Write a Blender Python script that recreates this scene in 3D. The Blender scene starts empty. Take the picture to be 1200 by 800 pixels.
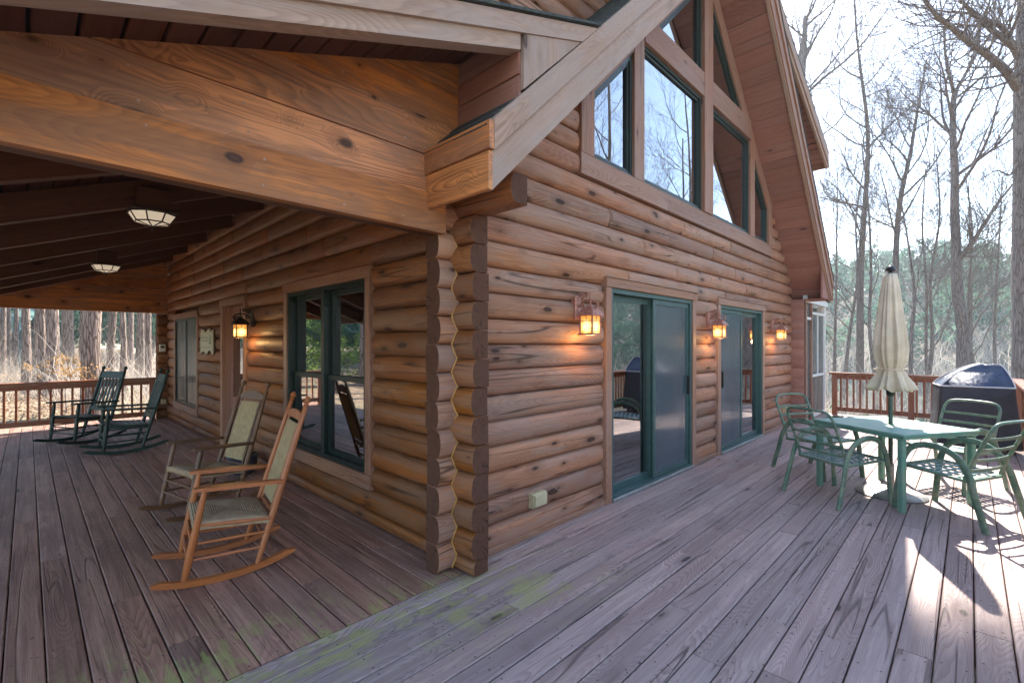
import bpy, math, random
import numpy as np
from mathutils import Vector, Matrix
R = math.radians
random.seed(7)
scn = bpy.context.scene
COL = scn.collection

# ------------------------------------------------------------------ camera
cam_d = bpy.data.cameras.new("camera")
cam = bpy.data.objects.new("camera", cam_d)
COL.objects.link(cam)
cam.location = (0, 0, 1.5)
cam.rotation_euler = (R(90), 0, R(-45.8))
cam_d.sensor_width = 36
cam_d.lens = 552 / 1200 * 36
cam_d.shift_y = 0.0025
cam_d.clip_start = 0.05
cam_d.clip_end = 2000
scn.camera = cam

# ------------------------------------------------------------------ light
SUN_AZ, SUN_EL = 16.5, 44.0          # azimuth counted from +X towards +Y
world = bpy.data.worlds.new("World")
scn.world = world
world.use_nodes = True
wn = world.node_tree
sky = wn.nodes.new("ShaderNodeTexSky")
sky.sky_type = 'NISHITA'
sky.sun_disc = False
sky.sun_elevation = R(SUN_EL)
sky.sun_rotation = R(90 - SUN_AZ)
sky.air_density = 1.0
sky.dust_density = 0.4
sky.ozone_density = 0.3
wn.nodes["Background"].inputs[1].default_value = 0.13
wn.links.new(sky.outputs[0], wn.nodes["Background"].inputs[0])
sun_d = bpy.data.lights.new("sun", 'SUN')
sun_d.energy = 5.0
sun_d.angle = R(0.5)
sun_d.color = (1.0, 0.93, 0.82)
sun = bpy.data.objects.new("sun", sun_d)
COL.objects.link(sun)
sdir = Vector((math.cos(R(SUN_EL)) * math.cos(R(SUN_AZ)), math.cos(R(SUN_EL)) * math.sin(R(SUN_AZ)), math.sin(R(SUN_EL))))
sun.rotation_euler = sdir.to_track_quat('Z', 'Y').to_euler()
sun.location = sdir * 60
scn.view_settings.view_transform = 'Standard'
scn.view_settings.look = 'None'
scn.view_settings.exposure = 2.05
scn.view_settings.gamma = 1.0
scn.render.engine = 'CYCLES'
scn.cycles.max_bounces = 8
scn.cycles.diffuse_bounces = 5
scn.cycles.glossy_bounces = 3
scn.cycles.transparent_max_bounces = 12
scn.cycles.caustics_reflective = False
scn.cycles.caustics_refractive = False
scn.cycles.sample_clamp_indirect = 6

# ------------------------------------------------------------------ materials
class NT:
    def __init__(s, name):
        s.m = bpy.data.materials.new(name)
        s.m.use_nodes = True
        s.t = s.m.node_tree
        s.t.nodes.clear()
        s.out = s.t.nodes.new("ShaderNodeOutputMaterial")
    def n(s, kind, **kw):
        x = s.t.nodes.new(kind)
        for k, v in kw.items():
            setattr(x, k, v)
        return x
    def l(s, a, b):
        s.t.links.new(a, b)
    def put(s, sock, v):
        if hasattr(v, "is_linked") or isinstance(v, bpy.types.NodeSocket):
            s.l(v, sock)
        else:
            sock.default_value = v
    def math(s, op, a, b=None, c=None, clamp=False):
        x = s.n("ShaderNodeMath", operation=op, use_clamp=clamp)
        s.put(x.inputs[0], a)
        if b is not None: s.put(x.inputs[1], b)
        if c is not None: s.put(x.inputs[2], c)
        return x.outputs[0]
    def vmath(s, op, a, b=None):
        x = s.n("ShaderNodeVectorMath", operation=op)
        s.put(x.inputs[0], a)
        if b is not None: s.put(x.inputs[1], b)
        return x.outputs[0]
    def noise(s, vec, scale, detail=2.0, rough=0.5):
        x = s.n("ShaderNodeTexNoise")
        s.l(vec, x.inputs["Vector"])
        x.inputs["Scale"].default_value = scale
        x.inputs["Detail"].default_value = detail
        x.inputs["Roughness"].default_value = rough
        return x.outputs[0]
    def mix(s, f, a, b, blend='MIX'):
        x = s.n("ShaderNodeMix", data_type='RGBA', blend_type=blend)
        s.put(x.inputs[0], f)
        s.put(x.inputs[6], a if not isinstance(a, tuple) else (*a, 1) if len(a) == 3 else a)
        s.put(x.inputs[7], b if not isinstance(b, tuple) else (*b, 1) if len(b) == 3 else b)
        return x.outputs[2]
    def ramp(s, f, a, b, lo=0.0, hi=1.0):
        x = s.n("ShaderNodeMapRange", interpolation_type='SMOOTHSTEP')
        s.put(x.inputs[0], f)
        x.inputs[1].default_value = a
        x.inputs[2].default_value = b
        x.inputs[3].default_value = lo
        x.inputs[4].default_value = hi
        return x.outputs[0]
    def bsdf(s, col, rough=0.6, bump=None, bstr=0.3, bdist=0.01, metal=0.0, spec=0.3, emit=None, estr=0.0):
        b = s.n("ShaderNodeBsdfPrincipled")
        s.put(b.inputs["Base Color"], (*col, 1) if isinstance(col, tuple) and len(col) == 3 else col)
        s.put(b.inputs["Roughness"], rough)
        b.inputs["Metallic"].default_value = metal
        b.inputs["Specular IOR Level"].default_value = spec
        if emit is not None:
            s.put(b.inputs["Emission Color"], (*emit, 1) if isinstance(emit, tuple) else emit)
            b.inputs["Emission Strength"].default_value = estr
        if bump is not None:
            bp = s.n("ShaderNodeBump")
            bp.inputs["Strength"].default_value = bstr
            bp.inputs["Distance"].default_value = bdist
            s.l(bump, bp.inputs["Height"])
            s.l(bp.outputs[0], b.inputs["Normal"])
        s.l(b.outputs[0], s.out.inputs[0])
        return b

def wood(name, light, dark, vary=0.25, grain=14.0, gs=2.2, grainmix=0.45, knots=0.0, kscale=(1.6, 4.0, 4.0), checks=0.0,
         bump=0.3, rough=0.6, weather=None, wmix=0.0, moss=False, blotch=0.3, streak=0.35, spec=0.25):
    """Sawn or turned timber; local X is the grain, contours of a stretched noise give the rings."""
    t = NT(name)
    oc = t.n("ShaderNodeTexCoord").outputs["Object"]
    rnd = t.n("ShaderNodeObjectInfo").outputs["Random"]
    off = t.n("ShaderNodeCombineXYZ")
    t.l(t.math('MULTIPLY', rnd, 171.3), off.inputs[0])
    t.l(t.math('MULTIPLY', rnd, 37.7), off.inputs[1])
    t.l(t.math('MULTIPLY', rnd, 93.1), off.inputs[2])
    p = t.vmath('ADD', oc, off.outputs[0])
    ps = t.vmath('MULTIPLY', p, (0.13, 1.0, 1.0))
    field = t.noise(ps, gs * 2.2, 1.0, 0.4)
    wob = t.noise(t.vmath('MULTIPLY', p, (1.0, 3.0, 3.0)), 4.0, 2.0)
    field = t.math('ADD', field, t.math('MULTIPLY', wob, 0.035))
    kn = None
    if knots > 0:
        v = t.n("ShaderNodeTexVoronoi", feature='F1')
        v.inputs["Scale"].default_value = 1.0
        wv = t.n("ShaderNodeTexNoise"); wv.inputs["Scale"].default_value = 9.0
        t.l(p, wv.inputs["Vector"])
        kp = t.vmath('ADD', t.vmath('MULTIPLY', p, kscale), t.vmath('MULTIPLY', wv.outputs[1], (0.12, 0.12, 0.12)))
        t.l(kp, v.inputs["Vector"])
        kd = v.outputs["Distance"]
        sc = t.n("ShaderNodeSeparateColor")
        t.l(v.outputs["Color"], sc.inputs[0])
        keep = t.math('MULTIPLY', t.math('ADD', t.math('MULTIPLY', t.math('POWER', sc.outputs[0], 2.0), 1.15), 0.10), knots)
        kn = t.math('SUBTRACT', 1.0, t.ramp(t.math('DIVIDE', kd, keep), 0.55, 1.0), clamp=True)
        halo = t.math('SUBTRACT', 1.0, t.ramp(t.math('DIVIDE', kd, keep), 0.6, 2.6), clamp=True)
        field = t.math('ADD', field, t.math('MULTIPLY', halo, 0.22))
    rings = t.math('FRACT', t.math('MULTIPLY', field, grain))
    line = t.math('MULTIPLY', t.ramp(rings, 0.15, 0.9), t.math('SUBTRACT', 1.0, t.ramp(rings, 0.9, 1.0)))
    lamp_ = t.noise(t.vmath('MULTIPLY', p, (0.6, 2.2, 2.2)), 1.0, 2.0)
    line = t.math('MULTIPLY', line, t.ramp(lamp_, 0.3, 0.68, 0.15, 1.0))
    fib = t.noise(t.vmath('MULTIPLY', p, (2.2, 75, 75)), 1.0, 3.0, 0.7)
    str_ = t.noise(t.vmath('MULTIPLY', p, (0.8, 26, 26)), 1.0, 4.0, 0.72)
    big = t.noise(t.vmath('MULTIPLY', p, (0.9, 3.5, 3.5)), 1.0, 3.0, 0.6)
    f = t.math('MULTIPLY', line, grainmix)
    f = t.math('ADD', f, t.math('MULTIPLY', t.math('SUBTRACT', fib, 0.5), 0.95))
    f = t.math('ADD', f, t.math('MULTIPLY', t.math('SUBTRACT', str_, 0.5), streak * 3.0))
    f = t.math('ADD', f, t.math('MULTIPLY', t.math('SUBTRACT', big, 0.5), blotch * 2.0))
    f = t.math('ADD', f, 0.28, clamp=True)
    col = t.mix(f, light, dark)
    if weather is not None:
        wn_ = t.noise(t.vmath('MULTIPLY', p, (1.3, 5, 5)), 1.0, 4.0, 0.65)
        wf = t.math('MULTIPLY', t.ramp(t.math('ADD', wn_, t.math('MULTIPLY', t.math('SUBTRACT', str_, 0.5), 0.5)), 0.44, 0.60), wmix)
        col = t.mix(wf, col, weather)
    # one piece is redder, paler or darker than the next
    hs = t.n("ShaderNodeHueSaturation")
    r2 = t.math('FRACT', t.math('MULTIPLY', rnd, 7.31))
    t.l(t.math('ADD', t.math('MULTIPLY', t.math('SUBTRACT', r2, 0.5), 0.045 * min(vary, 0.13)), 0.5), hs.inputs[0])
    r3 = t.math('FRACT', t.math('MULTIPLY', rnd, 13.7))
    t.l(t.math('ADD', t.math('MULTIPLY', t.math('SUBTRACT', r3, 0.5), 1.3 * min(vary, 0.13)), 1.0), hs.inputs[1])
    t.l(t.math('ADD', t.math('MULTIPLY', t.math('SUBTRACT', rnd, 0.5), vary * 2), 1.0), hs.inputs[2])
    t.l(col, hs.inputs[4])
    col = hs.outputs[0]
    if kn is not None:
        col = t.mix(t.math('MULTIPLY', halo, 0.35), col, tuple(c * 0.45 for c in dark))
        heart = t.math('SUBTRACT', 1.0, t.ramp(t.math('DIVIDE', kd, keep), 0.25, 0.6), clamp=True)
        col = t.mix(t.math('MULTIPLY', kn, 0.88), col, tuple(c * 0.14 for c in dark))
        col = t.mix(t.math('MULTIPLY', heart, 0.55), col, tuple(c * 0.75 for c in dark))
    if checks > 0:
        cn = t.noise(t.vmath('MULTIPLY', p, (0.35, 9, 9)), 1.0, 1.0, 0.4)
        cm = t.noise(t.vmath('MULTIPLY', p, (0.8, 3, 3)), 1.7, 1.0, 0.4)
        ck = t.math('SUBTRACT', 1.0, t.ramp(t.math('ABSOLUTE', t.math('SUBTRACT', cn, 0.5)), 0.0, 0.018))
        ck = t.math('MULTIPLY', ck, t.ramp(cm, 0.46, 0.56))
        col = t.mix(t.math('MULTIPLY', ck, checks), col, tuple(c * 0.2 for c in dark))
    if moss:
        g = t.n("ShaderNodeNewGeometry").outputs["Position"]
        sx = t.n("ShaderNodeSeparateXYZ"); t.l(g, sx.inputs[0])
        d = t.math('ABSOLUTE', t.math('ADD', sx.outputs[1], t.math('SUBTRACT', t.math('MULTIPLY', sx.outputs[0], 0.30), 2.68)))
        m = t.math('SUBTRACT', 1.0, t.ramp(d, 0.05, 0.62))
        m = t.math('MULTIPLY', m, t.ramp(sx.outputs[0], -0.5, 0.6))
        m = t.math('MULTIPLY', m, t.math('SUBTRACT', 1.0, t.ramp(sx.outputs[0], 1.9, 3.0)))
        mn = t.noise(g, 3.4, 4.0, 0.65)
        mn2 = t.noise(t.vmath('MULTIPLY', p, (4, 40, 40)), 1.0, 2.0)
        m = t.math('MULTIPLY', m, t.ramp(t.math('ADD', mn, t.math('MULTIPLY', t.math('SUBTRACT', mn2, 0.5), 0.6)), 0.45, 0.63))
        col = t.mix(t.math('MULTIPLY', m, 0.72), col, (0.36, 0.36, 0.12))
        so = t.n("ShaderNodeSeparateXYZ"); t.l(oc, so.inputs[0])
        fx = t.math('ABSOLUTE', t.math('SUBTRACT', t.math('FRACT', t.math('DIVIDE', t.math('ADD', so.outputs[0], t.math('MULTIPLY', rnd, 0.05)), 0.406)), 0.08))
        fy = t.math('SUBTRACT', t.math('ABSOLUTE', so.outputs[1]), 0.043)
        fd = t.math('SQRT', t.math('ADD', t.math('POWER', t.math('MULTIPLY', fx, 0.406), 2.0), t.math('POWER', fy, 2.0)))
        col = t.mix(t.ramp(fd, 0.0035, 0.0065, 0.8, 0.0), col, (0.035, 0.028, 0.028))
        # specks of dirt, nail heads and damp spots
        dn = t.noise(g, 38.0, 1.0, 0.4)
        col = t.mix(t.ramp(dn, 0.735, 0.77, 0, 0.75), col, (0.03, 0.022, 0.02))
        dn2 = t.noise(g, 2.1, 4.0, 0.7)
        col = t.mix(t.ramp(dn2, 0.58, 0.78, 0, 0.4), col, (0.09, 0.072, 0.07))
    h = t.math('ADD', t.math('MULTIPLY', line, -0.6), t.math('MULTIPLY', fib, 0.9))
    h = t.math('ADD', h, t.math('MULTIPLY', str_, 1.0))
    if kn is not None:
        h = t.math('ADD', h, t.math('MULTIPLY', kn, -1.0))
    if checks > 0:
        h = t.math('SUBTRACT', h, t.math('MULTIPLY', ck, 2.0))
    rg = t.math('ADD', rough, t.math('MULTIPLY', t.math('SUBTRACT', str_, 0.5), 0.3), clamp=True)
    t.bsdf(col, rg, bump=h, bstr=bump, bdist=0.004, spec=spec)
    return t.m

def plain(name, col, rough=0.5, metal=0.0, spec=0.4, var=0.12, nscale=14.0, bump=0.08, bdist=0.004, emit=None, estr=0.0, dust=None, dmix=0.4):
    t = NT(name)
    oc = t.n("ShaderNodeTexCoord").outputs["Object"]
    nz = t.noise(oc, nscale, 4.0, 0.6)
    c = t.mix(t.ramp(nz, 0.3, 0.7), tuple(x * (1 - var) for x in col), tuple(min(1, x * (1 + var)) for x in col))
    if dust is not None:
        nz2 = t.noise(oc, nscale * 0.35, 5.0, 0.7)
        c = t.mix(t.ramp(nz2, 0.42, 0.68, 0, dmix), c, dust)
    t.bsdf(c, t.ramp(nz, 0.2, 0.8, max(0.02, rough - 0.1), rough + 0.1), bump=nz, bstr=bump, bdist=bdist, metal=metal, spec=spec, emit=emit, estr=estr)
    return t.m

def glass_mat(name, tint, base_refl, gain, rough=0.0):
    t = NT(name)
    fr = t.n("ShaderNodeFresnel"); fr.inputs[0].default_value = 1.5
    f = t.math('ADD', base_refl, t.math('MULTIPLY', fr.outputs[0], gain), clamp=True)
    gl = t.n("ShaderNodeBsdfGlossy"); gl.inputs["Roughness"].default_value = rough
    gl.inputs["Color"].default_value = (0.93, 0.96, 1.0, 1)
    oc = t.n("ShaderNodeTexCoord").outputs["Object"]
    bp = t.n("ShaderNodeBump"); bp.inputs["Strength"].default_value = 0.02; bp.inputs["Distance"].default_value = 0.02
    t.l(t.noise(oc, 1.6, 1.0), bp.inputs["Height"]); t.l(bp.outputs[0], gl.inputs["Normal"])
    tr = t.n("ShaderNodeBsdfTransparent"); tr.inputs[0].default_value = (*tint, 1)
    mx = t.n("ShaderNodeMixShader")
    t.l(f, mx.inputs[0]); t.l(tr.outputs[0], mx.inputs[1]); t.l(gl.outputs[0], mx.inputs[2])
    t.l(mx.outputs[0], t.out.inputs[0])
    return t.m

def screen_mat(name, col, see):
    t = NT(name)
    df = t.n("ShaderNodeBsdfPrincipled")
    oc = t.n("ShaderNodeTexCoord").outputs["Object"]
    nz = t.noise(t.vmath('MULTIPLY', oc, (0.8, 1, 3)), 2.2, 3.0, 0.55)
    t.l(t.mix(t.ramp(nz, 0.3, 0.7), tuple(c * 0.9 for c in col), tuple(c * 1.1 for c in col)), df.inputs["Base Color"])
    df.inputs["Roughness"].default_value = 0.55
    tr = t.n("ShaderNodeBsdfTransparent")
    gg = t.n("ShaderNodeBsdfGlossy"); gg.inputs["Roughness"].default_value = 0.12
    m0 = t.n("ShaderNodeMixShader"); m0.inputs[0].default_value = 0.22
    t.l(df.outputs[0], m0.inputs[1]); t.l(gg.outputs[0], m0.inputs[2])
    mx = t.n("ShaderNodeMixShader"); mx.inputs[0].default_value = see
    t.l(m0.outputs[0], mx.inputs[1]); t.l(tr.outputs[0], mx.inputs[2]); t.l(mx.outputs[0], t.out.inputs[0])
    return t.m

M = {}
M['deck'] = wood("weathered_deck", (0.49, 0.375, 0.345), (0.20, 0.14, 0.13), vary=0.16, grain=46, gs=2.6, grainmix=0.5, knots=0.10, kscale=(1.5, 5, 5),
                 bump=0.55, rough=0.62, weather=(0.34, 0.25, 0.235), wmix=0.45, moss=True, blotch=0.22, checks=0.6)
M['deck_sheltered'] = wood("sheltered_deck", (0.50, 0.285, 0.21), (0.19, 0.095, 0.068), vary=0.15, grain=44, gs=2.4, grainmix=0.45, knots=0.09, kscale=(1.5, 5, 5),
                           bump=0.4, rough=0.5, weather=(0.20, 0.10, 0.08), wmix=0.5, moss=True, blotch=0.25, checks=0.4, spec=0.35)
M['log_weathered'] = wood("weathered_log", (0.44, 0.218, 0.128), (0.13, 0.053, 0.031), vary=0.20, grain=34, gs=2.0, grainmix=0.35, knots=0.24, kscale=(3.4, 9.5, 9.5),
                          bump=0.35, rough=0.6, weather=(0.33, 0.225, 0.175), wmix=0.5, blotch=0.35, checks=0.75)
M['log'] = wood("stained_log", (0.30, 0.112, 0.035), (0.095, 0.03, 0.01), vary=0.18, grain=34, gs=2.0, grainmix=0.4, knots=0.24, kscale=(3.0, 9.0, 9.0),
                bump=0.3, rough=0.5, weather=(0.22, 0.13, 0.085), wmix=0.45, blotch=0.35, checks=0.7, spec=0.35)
M['endgrain'] = wood("end_grain", (0.15, 0.082, 0.06), (0.045, 0.024, 0.018), vary=0.1, grain=20, gs=9.0, grainmix=0.5, bump=0.3, rough=0.8, blotch=0.4)
def endgrain_mat():
    t = NT("sawn_end_grain")
    oc = t.n("ShaderNodeTexCoord").outputs["Object"]
    rnd = t.n("ShaderNodeObjectInfo").outputs["Random"]
    sp_ = t.n("ShaderNodeSeparateXYZ"); t.l(oc, sp_.inputs[0])
    yy = t.math('ADD', sp_.outputs[1], t.math('ADD', 0.02, t.math('MULTIPLY', rnd, 0.03)))
    zz = t.math('ADD', sp_.outputs[2], t.math('MULTIPLY', t.math('SUBTRACT', rnd, 0.5), 0.04))
    nz = t.noise(oc, 30, 3.0, 0.6)
    rr = t.math('ADD', t.math('SQRT', t.math('ADD', t.math('POWER', yy, 2.0), t.math('POWER', zz, 2.0))), t.math('MULTIPLY', nz, 0.012))
    ring = t.math('ADD', 0.5, t.math('MULTIPLY', 0.5, t.math('SINE', t.math('MULTIPLY', rr, 520.0))))
    an = t.math('ARCTAN2', yy, zz)
    cv = t.n("ShaderNodeCombineXYZ"); t.l(t.math('MULTIPLY', an, 2.2), cv.inputs[0]); t.l(t.math('MULTIPLY', rnd, 50.0), cv.inputs[1]); t.l(t.math('MULTIPLY', rr, 3.0), cv.inputs[2])
    cn = t.noise(cv.outputs[0], 1.6, 1.0, 0.4)
    ck = t.math('SUBTRACT', 1.0, t.ramp(t.math('ABSOLUTE', t.math('SUBTRACT', cn, 0.5)), 0.0, 0.022))
    c = t.mix(t.math('ADD', t.math('MULTIPLY', ring, 0.45), t.math('MULTIPLY', nz, 0.5), clamp=True), (0.055, 0.025, 0.016), (0.18, 0.085, 0.052))
    c = t.mix(t.math('MULTIPLY', rnd, 0.35), c, (0.10, 0.055, 0.04))
    c = t.mix(t.math('MULTIPLY', ck, 0.85), c, (0.012, 0.008, 0.007))
    t.bsdf(c, 0.85, bump=t.math('SUBTRACT', ring, t.math('MULTIPLY', ck, 2.0)), bstr=0.4, bdist=0.004, spec=0.15)
    return t.m
M['endgrain'] = endgrain_mat()
M['header'] = wood("stained_board", (0.72, 0.275, 0.075), (0.17, 0.055, 0.02), vary=0.16, grain=30, gs=2.0, grainmix=0.42, knots=0.25, kscale=(4.4, 7.5, 7.5),
                   bump=0.18, rough=0.5, weather=(0.27, 0.14, 0.08), wmix=0.6, blotch=0.85, streak=0.3, spec=0.35)
M['rake'] = wood("bleached_board", (0.46, 0.315, 0.235), (0.23, 0.14, 0.098), vary=0.08, grain=36, gs=2.2, grainmix=0.35, knots=0.10, kscale=(1.6, 5, 5),
                 bump=0.3, rough=0.65, weather=(0.38, 0.295, 0.255), wmix=0.6, blotch=0.25)
M['trim'] = wood("cedar_trim", (0.37, 0.205, 0.135), (0.18, 0.083, 0.053), vary=0.12, grain=36, gs=2.4, grainmix=0.35, knots=0.11, kscale=(2, 6, 6), bump=0.2,
                 rough=0.58, weather=(0.31, 0.205, 0.165), wmix=0.5, blotch=0.25, checks=0.4)
M['soffit'] = wood("soffit_board", (0.35, 0.18, 0.14), (0.19, 0.085, 0.066), vary=0.10, grain=30, gs=1.8, grainmix=0.3, knots=0.10, kscale=(1.8, 5, 5), bump=0.12, rough=0.6,
                   weather=(0.30, 0.15, 0.12), wmix=0.4, blotch=0.2)
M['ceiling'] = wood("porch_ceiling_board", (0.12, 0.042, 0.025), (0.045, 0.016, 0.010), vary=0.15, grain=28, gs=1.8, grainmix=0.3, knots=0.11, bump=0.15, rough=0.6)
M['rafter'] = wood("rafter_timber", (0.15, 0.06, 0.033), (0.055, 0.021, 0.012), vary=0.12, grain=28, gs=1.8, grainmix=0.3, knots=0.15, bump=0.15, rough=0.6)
M['rail'] = wood("stained_rail", (0.34, 0.12, 0.055), (0.16, 0.05, 0.025), vary=0.15, grain=30, gs=2.4, grainmix=0.3, knots=0.07, bump=0.2, rough=0.55, weather=(0.36, 0.2, 0.13), wmix=0.4)
M['rocker'] = wood("orange_oak", (0.50, 0.175, 0.062), (0.25, 0.075, 0.027), vary=0.06, grain=16, gs=5, grainmix=0.35, bump=0.12, rough=0.38, spec=0.45)
M['rocker_dark'] = wood("dark_hickory", (0.21, 0.11, 0.055), (0.075, 0.036, 0.02), vary=0.1, grain=16, gs=5, grainmix=0.35, bump=0.12, rough=0.4, spec=0.4)
M['green_paint'] = plain("dark_green_paint", (0.013, 0.032, 0.022), 0.42, var=0.3)
M['frame_green'] = plain("green_window_frame", (0.045, 0.095, 0.087), 0.4, var=0.15)
M['frame_window'] = plain('dark_window_green', (0.026, 0.042, 0.037), 0.45, var=0.15)
M['frame_dark'] = plain("dark_green_frame", (0.010, 0.022, 0.018), 0.4, var=0.15)
M['glass'] = glass_mat("window_glass", (0.55, 0.6, 0.6), 0.32, 1.0)
M['glass_dark'] = glass_mat("porch_window_glass", (0.4, 0.45, 0.42), 0.03, 0.55)
M['screen'] = screen_mat("insect_screen", (0.075, 0.12, 0.15), 0.5)
M['screen_porch'] = screen_mat("porch_screen", (0.13, 0.135, 0.13), 0.42)
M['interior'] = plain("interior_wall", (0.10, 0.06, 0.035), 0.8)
M['shingle'] = plain("asphalt_shingle", (0.045, 0.05, 0.055), 0.9, var=0.5, nscale=60, bump=0.4, dust=(0.10, 0.13, 0.05), dmix=0.35)
M['shingle_edge'] = plain("roof_slab_edge", (0.03, 0.03, 0.032), 0.9, var=0.3, nscale=40)
M['caulk'] = plain("amber_caulk", (0.50, 0.28, 0.07), 0.5, var=0.2)
M['copper'] = plain("aged_copper", (0.42, 0.19, 0.14), 0.5, metal=0.35, var=0.35, nscale=40, bump=0.25)
M['bronze'] = plain("dark_bronze", (0.06, 0.04, 0.03), 0.45, metal=0.5, var=0.3, nscale=40)
M['box'] = plain("beige_plastic", (0.46, 0.40, 0.24), 0.45, var=0.12)
M['white_plastic'] = plain("white_plastic", (0.72, 0.72, 0.68), 0.4, var=0.05)
M['chair_green'] = plain("green_powder_coat", (0.095, 0.175, 0.125), 0.42, var=0.3, nscale=22, bump=0.2, dust=(0.30, 0.31, 0.21), dmix=0.55)
M['strap'] = plain("vinyl_strap", (0.20, 0.31, 0.29), 0.5, var=0.15)
M['table_green'] = plain("green_table_paint", (0.10, 0.25, 0.19), 0.4, var=0.12, dust=(0.30, 0.36, 0.27), dmix=0.35)
M['table_top'] = plain("dusty_table_top", (0.16, 0.33, 0.27), 0.42, var=0.15, dust=(0.36, 0.38, 0.28), dmix=0.5, nscale=9)
M['canvas'] = plain("mildewed_canvas", (0.66, 0.555, 0.42), 0.85, var=0.12, nscale=7, dust=(0.42, 0.35, 0.21), dmix=0.45, bump=0.15)
M['pole'] = plain("green_pole", (0.05, 0.08, 0.06), 0.4, var=0.2)
M['metal'] = plain("dull_metal", (0.30, 0.30, 0.29), 0.42, metal=0.6, var=0.2, nscale=9)
M['black'] = plain("black_plastic", (0.015, 0.015, 0.016), 0.4, var=0.2)
M['cover'] = plain("navy_cover_shaded", (0.022, 0.022, 0.034), 0.65, var=0.25, nscale=5, bump=0.8, bdist=0.05)  # skirt of the one navy cover, its shade put into the colour
M['cover_sunlit'] = plain("navy_cover_sunlit", (0.018, 0.036, 0.09), 0.5, var=0.25, nscale=6, bump=0.9, bdist=0.05, spec=0.45, dust=(0.10, 0.11, 0.13), dmix=0.4)  # hood of the same cover, the sun's brighter blue put into its colour
M['piping'] = plain("pale_piping", (0.62, 0.60, 0.60), 0.5, var=0.1)

def weave_mat(name, col, dark, rush):
    t = NT(name)
    oc = t.n("ShaderNodeTexCoord").outputs["Object"]
    s = t.n("ShaderNodeSeparateXYZ"); t.l(oc, s.inputs[0])
    if rush:
        a = t.math('ABSOLUTE', t.math('MULTIPLY', s.outputs[0], 1.15)); b = t.math('ABSOLUTE', s.outputs[1])
        k = t.math('MAXIMUM', a, b)
        w = t.math('SINE', t.math('MULTIPLY', k, 420.0))
    else:
        w1 = t.math('SINE', t.math('MULTIPLY', s.outputs[0], 330.0)); w2 = t.math('SINE', t.math('MULTIPLY', s.outputs[1], 330.0))
        w = t.math('MULTIPLY', w1, w2)
    nz = t.noise(oc, 25, 3.0, 0.6)
    f = t.math('ADD', t.math('MULTIPLY', w, 0.28), t.math('ADD', t.math('MULTIPLY', t.math('SUBTRACT', nz, 0.5), 1.0), 0.5), clamp=True)
    t.bsdf(t.mix(f, dark, col), 0.75, bump=w, bstr=0.7, bdist=0.004)
    return t.m
M['rush'] = weave_mat("rush_weave", (0.64, 0.48, 0.30), (0.26, 0.18, 0.11), True)
M['cane'] = weave_mat("cane_weave", (0.64, 0.51, 0.29), (0.28, 0.19, 0.095), False)

def amber_mat():
    t = NT("amber_glass")
    oc = t.n("ShaderNodeTexCoord").outputs["Object"]
    s = t.n("ShaderNodeVectorMath", operation='LENGTH'); t.l(t.vmath('ADD', oc, (0, 0, 0.02)), s.inputs[0])
    nz = t.noise(oc, 40, 2.0)
    f = t.ramp(t.math('ADD', s.outputs[1], t.math('MULTIPLY', t.math('SUBTRACT', nz, 0.5), 0.07)), 0.008, 0.085)
    c = t.mix(f, (1.5, 0.95, 0.30), (0.42, 0.15, 0.025))
    t.bsdf((0.5, 0.25, 0.08), 0.3, emit=c, estr=0.62)
    return t.m
M['amber'] = amber_mat()
M['bulb'] = plain("glowing_bulb", (1, 0.8, 0.5), 0.4, emit=(1.0, 0.62, 0.22), estr=14)
M['frosted'] = plain("frosted_shade_glass", (0.55, 0.53, 0.42), 0.35, var=0.1, emit=(1.0, 0.80, 0.58), estr=0.12)

def bark_mat(name, col, dark, sc=9.0, bump=0.9):
    t = NT(name)
    oc = t.n("ShaderNodeTexCoord").outputs["Object"]
    p = t.vmath('MULTIPLY', oc, (1, 1, 0.11))
    v = t.n("ShaderNodeTexVoronoi", feature='DISTANCE_TO_EDGE'); v.inputs["Scale"].default_value = sc
    wv = t.n("ShaderNodeTexNoise"); wv.inputs["Scale"].default_value = 6.0; t.l(p, wv.inputs[0])
    t.l(t.vmath('ADD', p, t.vmath('MULTIPLY', wv.outputs[1], (0.12, 0.12, 0.12))), v.inputs["Vector"])
    nz = t.noise(oc, 5, 5.0, 0.7)
    e = t.ramp(v.outputs[0], 0.0, 0.16)
    f = t.math('MULTIPLY', e, t.math('ADD', 0.35, nz), clamp=True)
    t.bsdf(t.mix(f, dark, col), 0.85, bump=t.math('ADD', e, nz), bstr=bump, bdist=0.03, spec=0.15)
    return t.m
M['bark'] = bark_mat("grey_bark", (0.30, 0.26, 0.235), (0.15, 0.12, 0.105), 22.0, 0.7)
M['bark_pine'] = bark_mat("pine_bark", (0.30, 0.235, 0.20), (0.12, 0.085, 0.07), 14.0)

def leaf_mat(name, c1, c2, trans=0.35, nsc=0.6):
    t = NT(name)
    g = t.n("ShaderNodeNewGeometry")
    nz = t.noise(g.outputs["Position"], nsc, 3.0, 0.6)
    rp = g.outputs["Random Per Island"]
    f = t.math('ADD', t.math('MULTIPLY', rp, 0.5), t.math('SUBTRACT', t.math('MULTIPLY', nz, 1.4), 0.45), clamp=True)
    c = t.mix(f, c1, c2)
    d = t.n("ShaderNodeBsdfDiffuse"); t.l(c, d.inputs[0])
    tr = t.n("ShaderNodeBsdfTranslucent"); t.l(c, tr.inputs[0])
    mx = t.n("ShaderNodeMixShader"); mx.inputs[0].default_value = trans
    t.l(d.outputs[0], mx.inputs[1]); t.l(tr.outputs[0], mx.inputs[2]); t.l(mx.outputs[0], t.out.inputs[0])
    return t.m
M['needles'] = leaf_mat("pine_needles", (0.025, 0.055, 0.02), (0.10, 0.13, 0.045))
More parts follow.
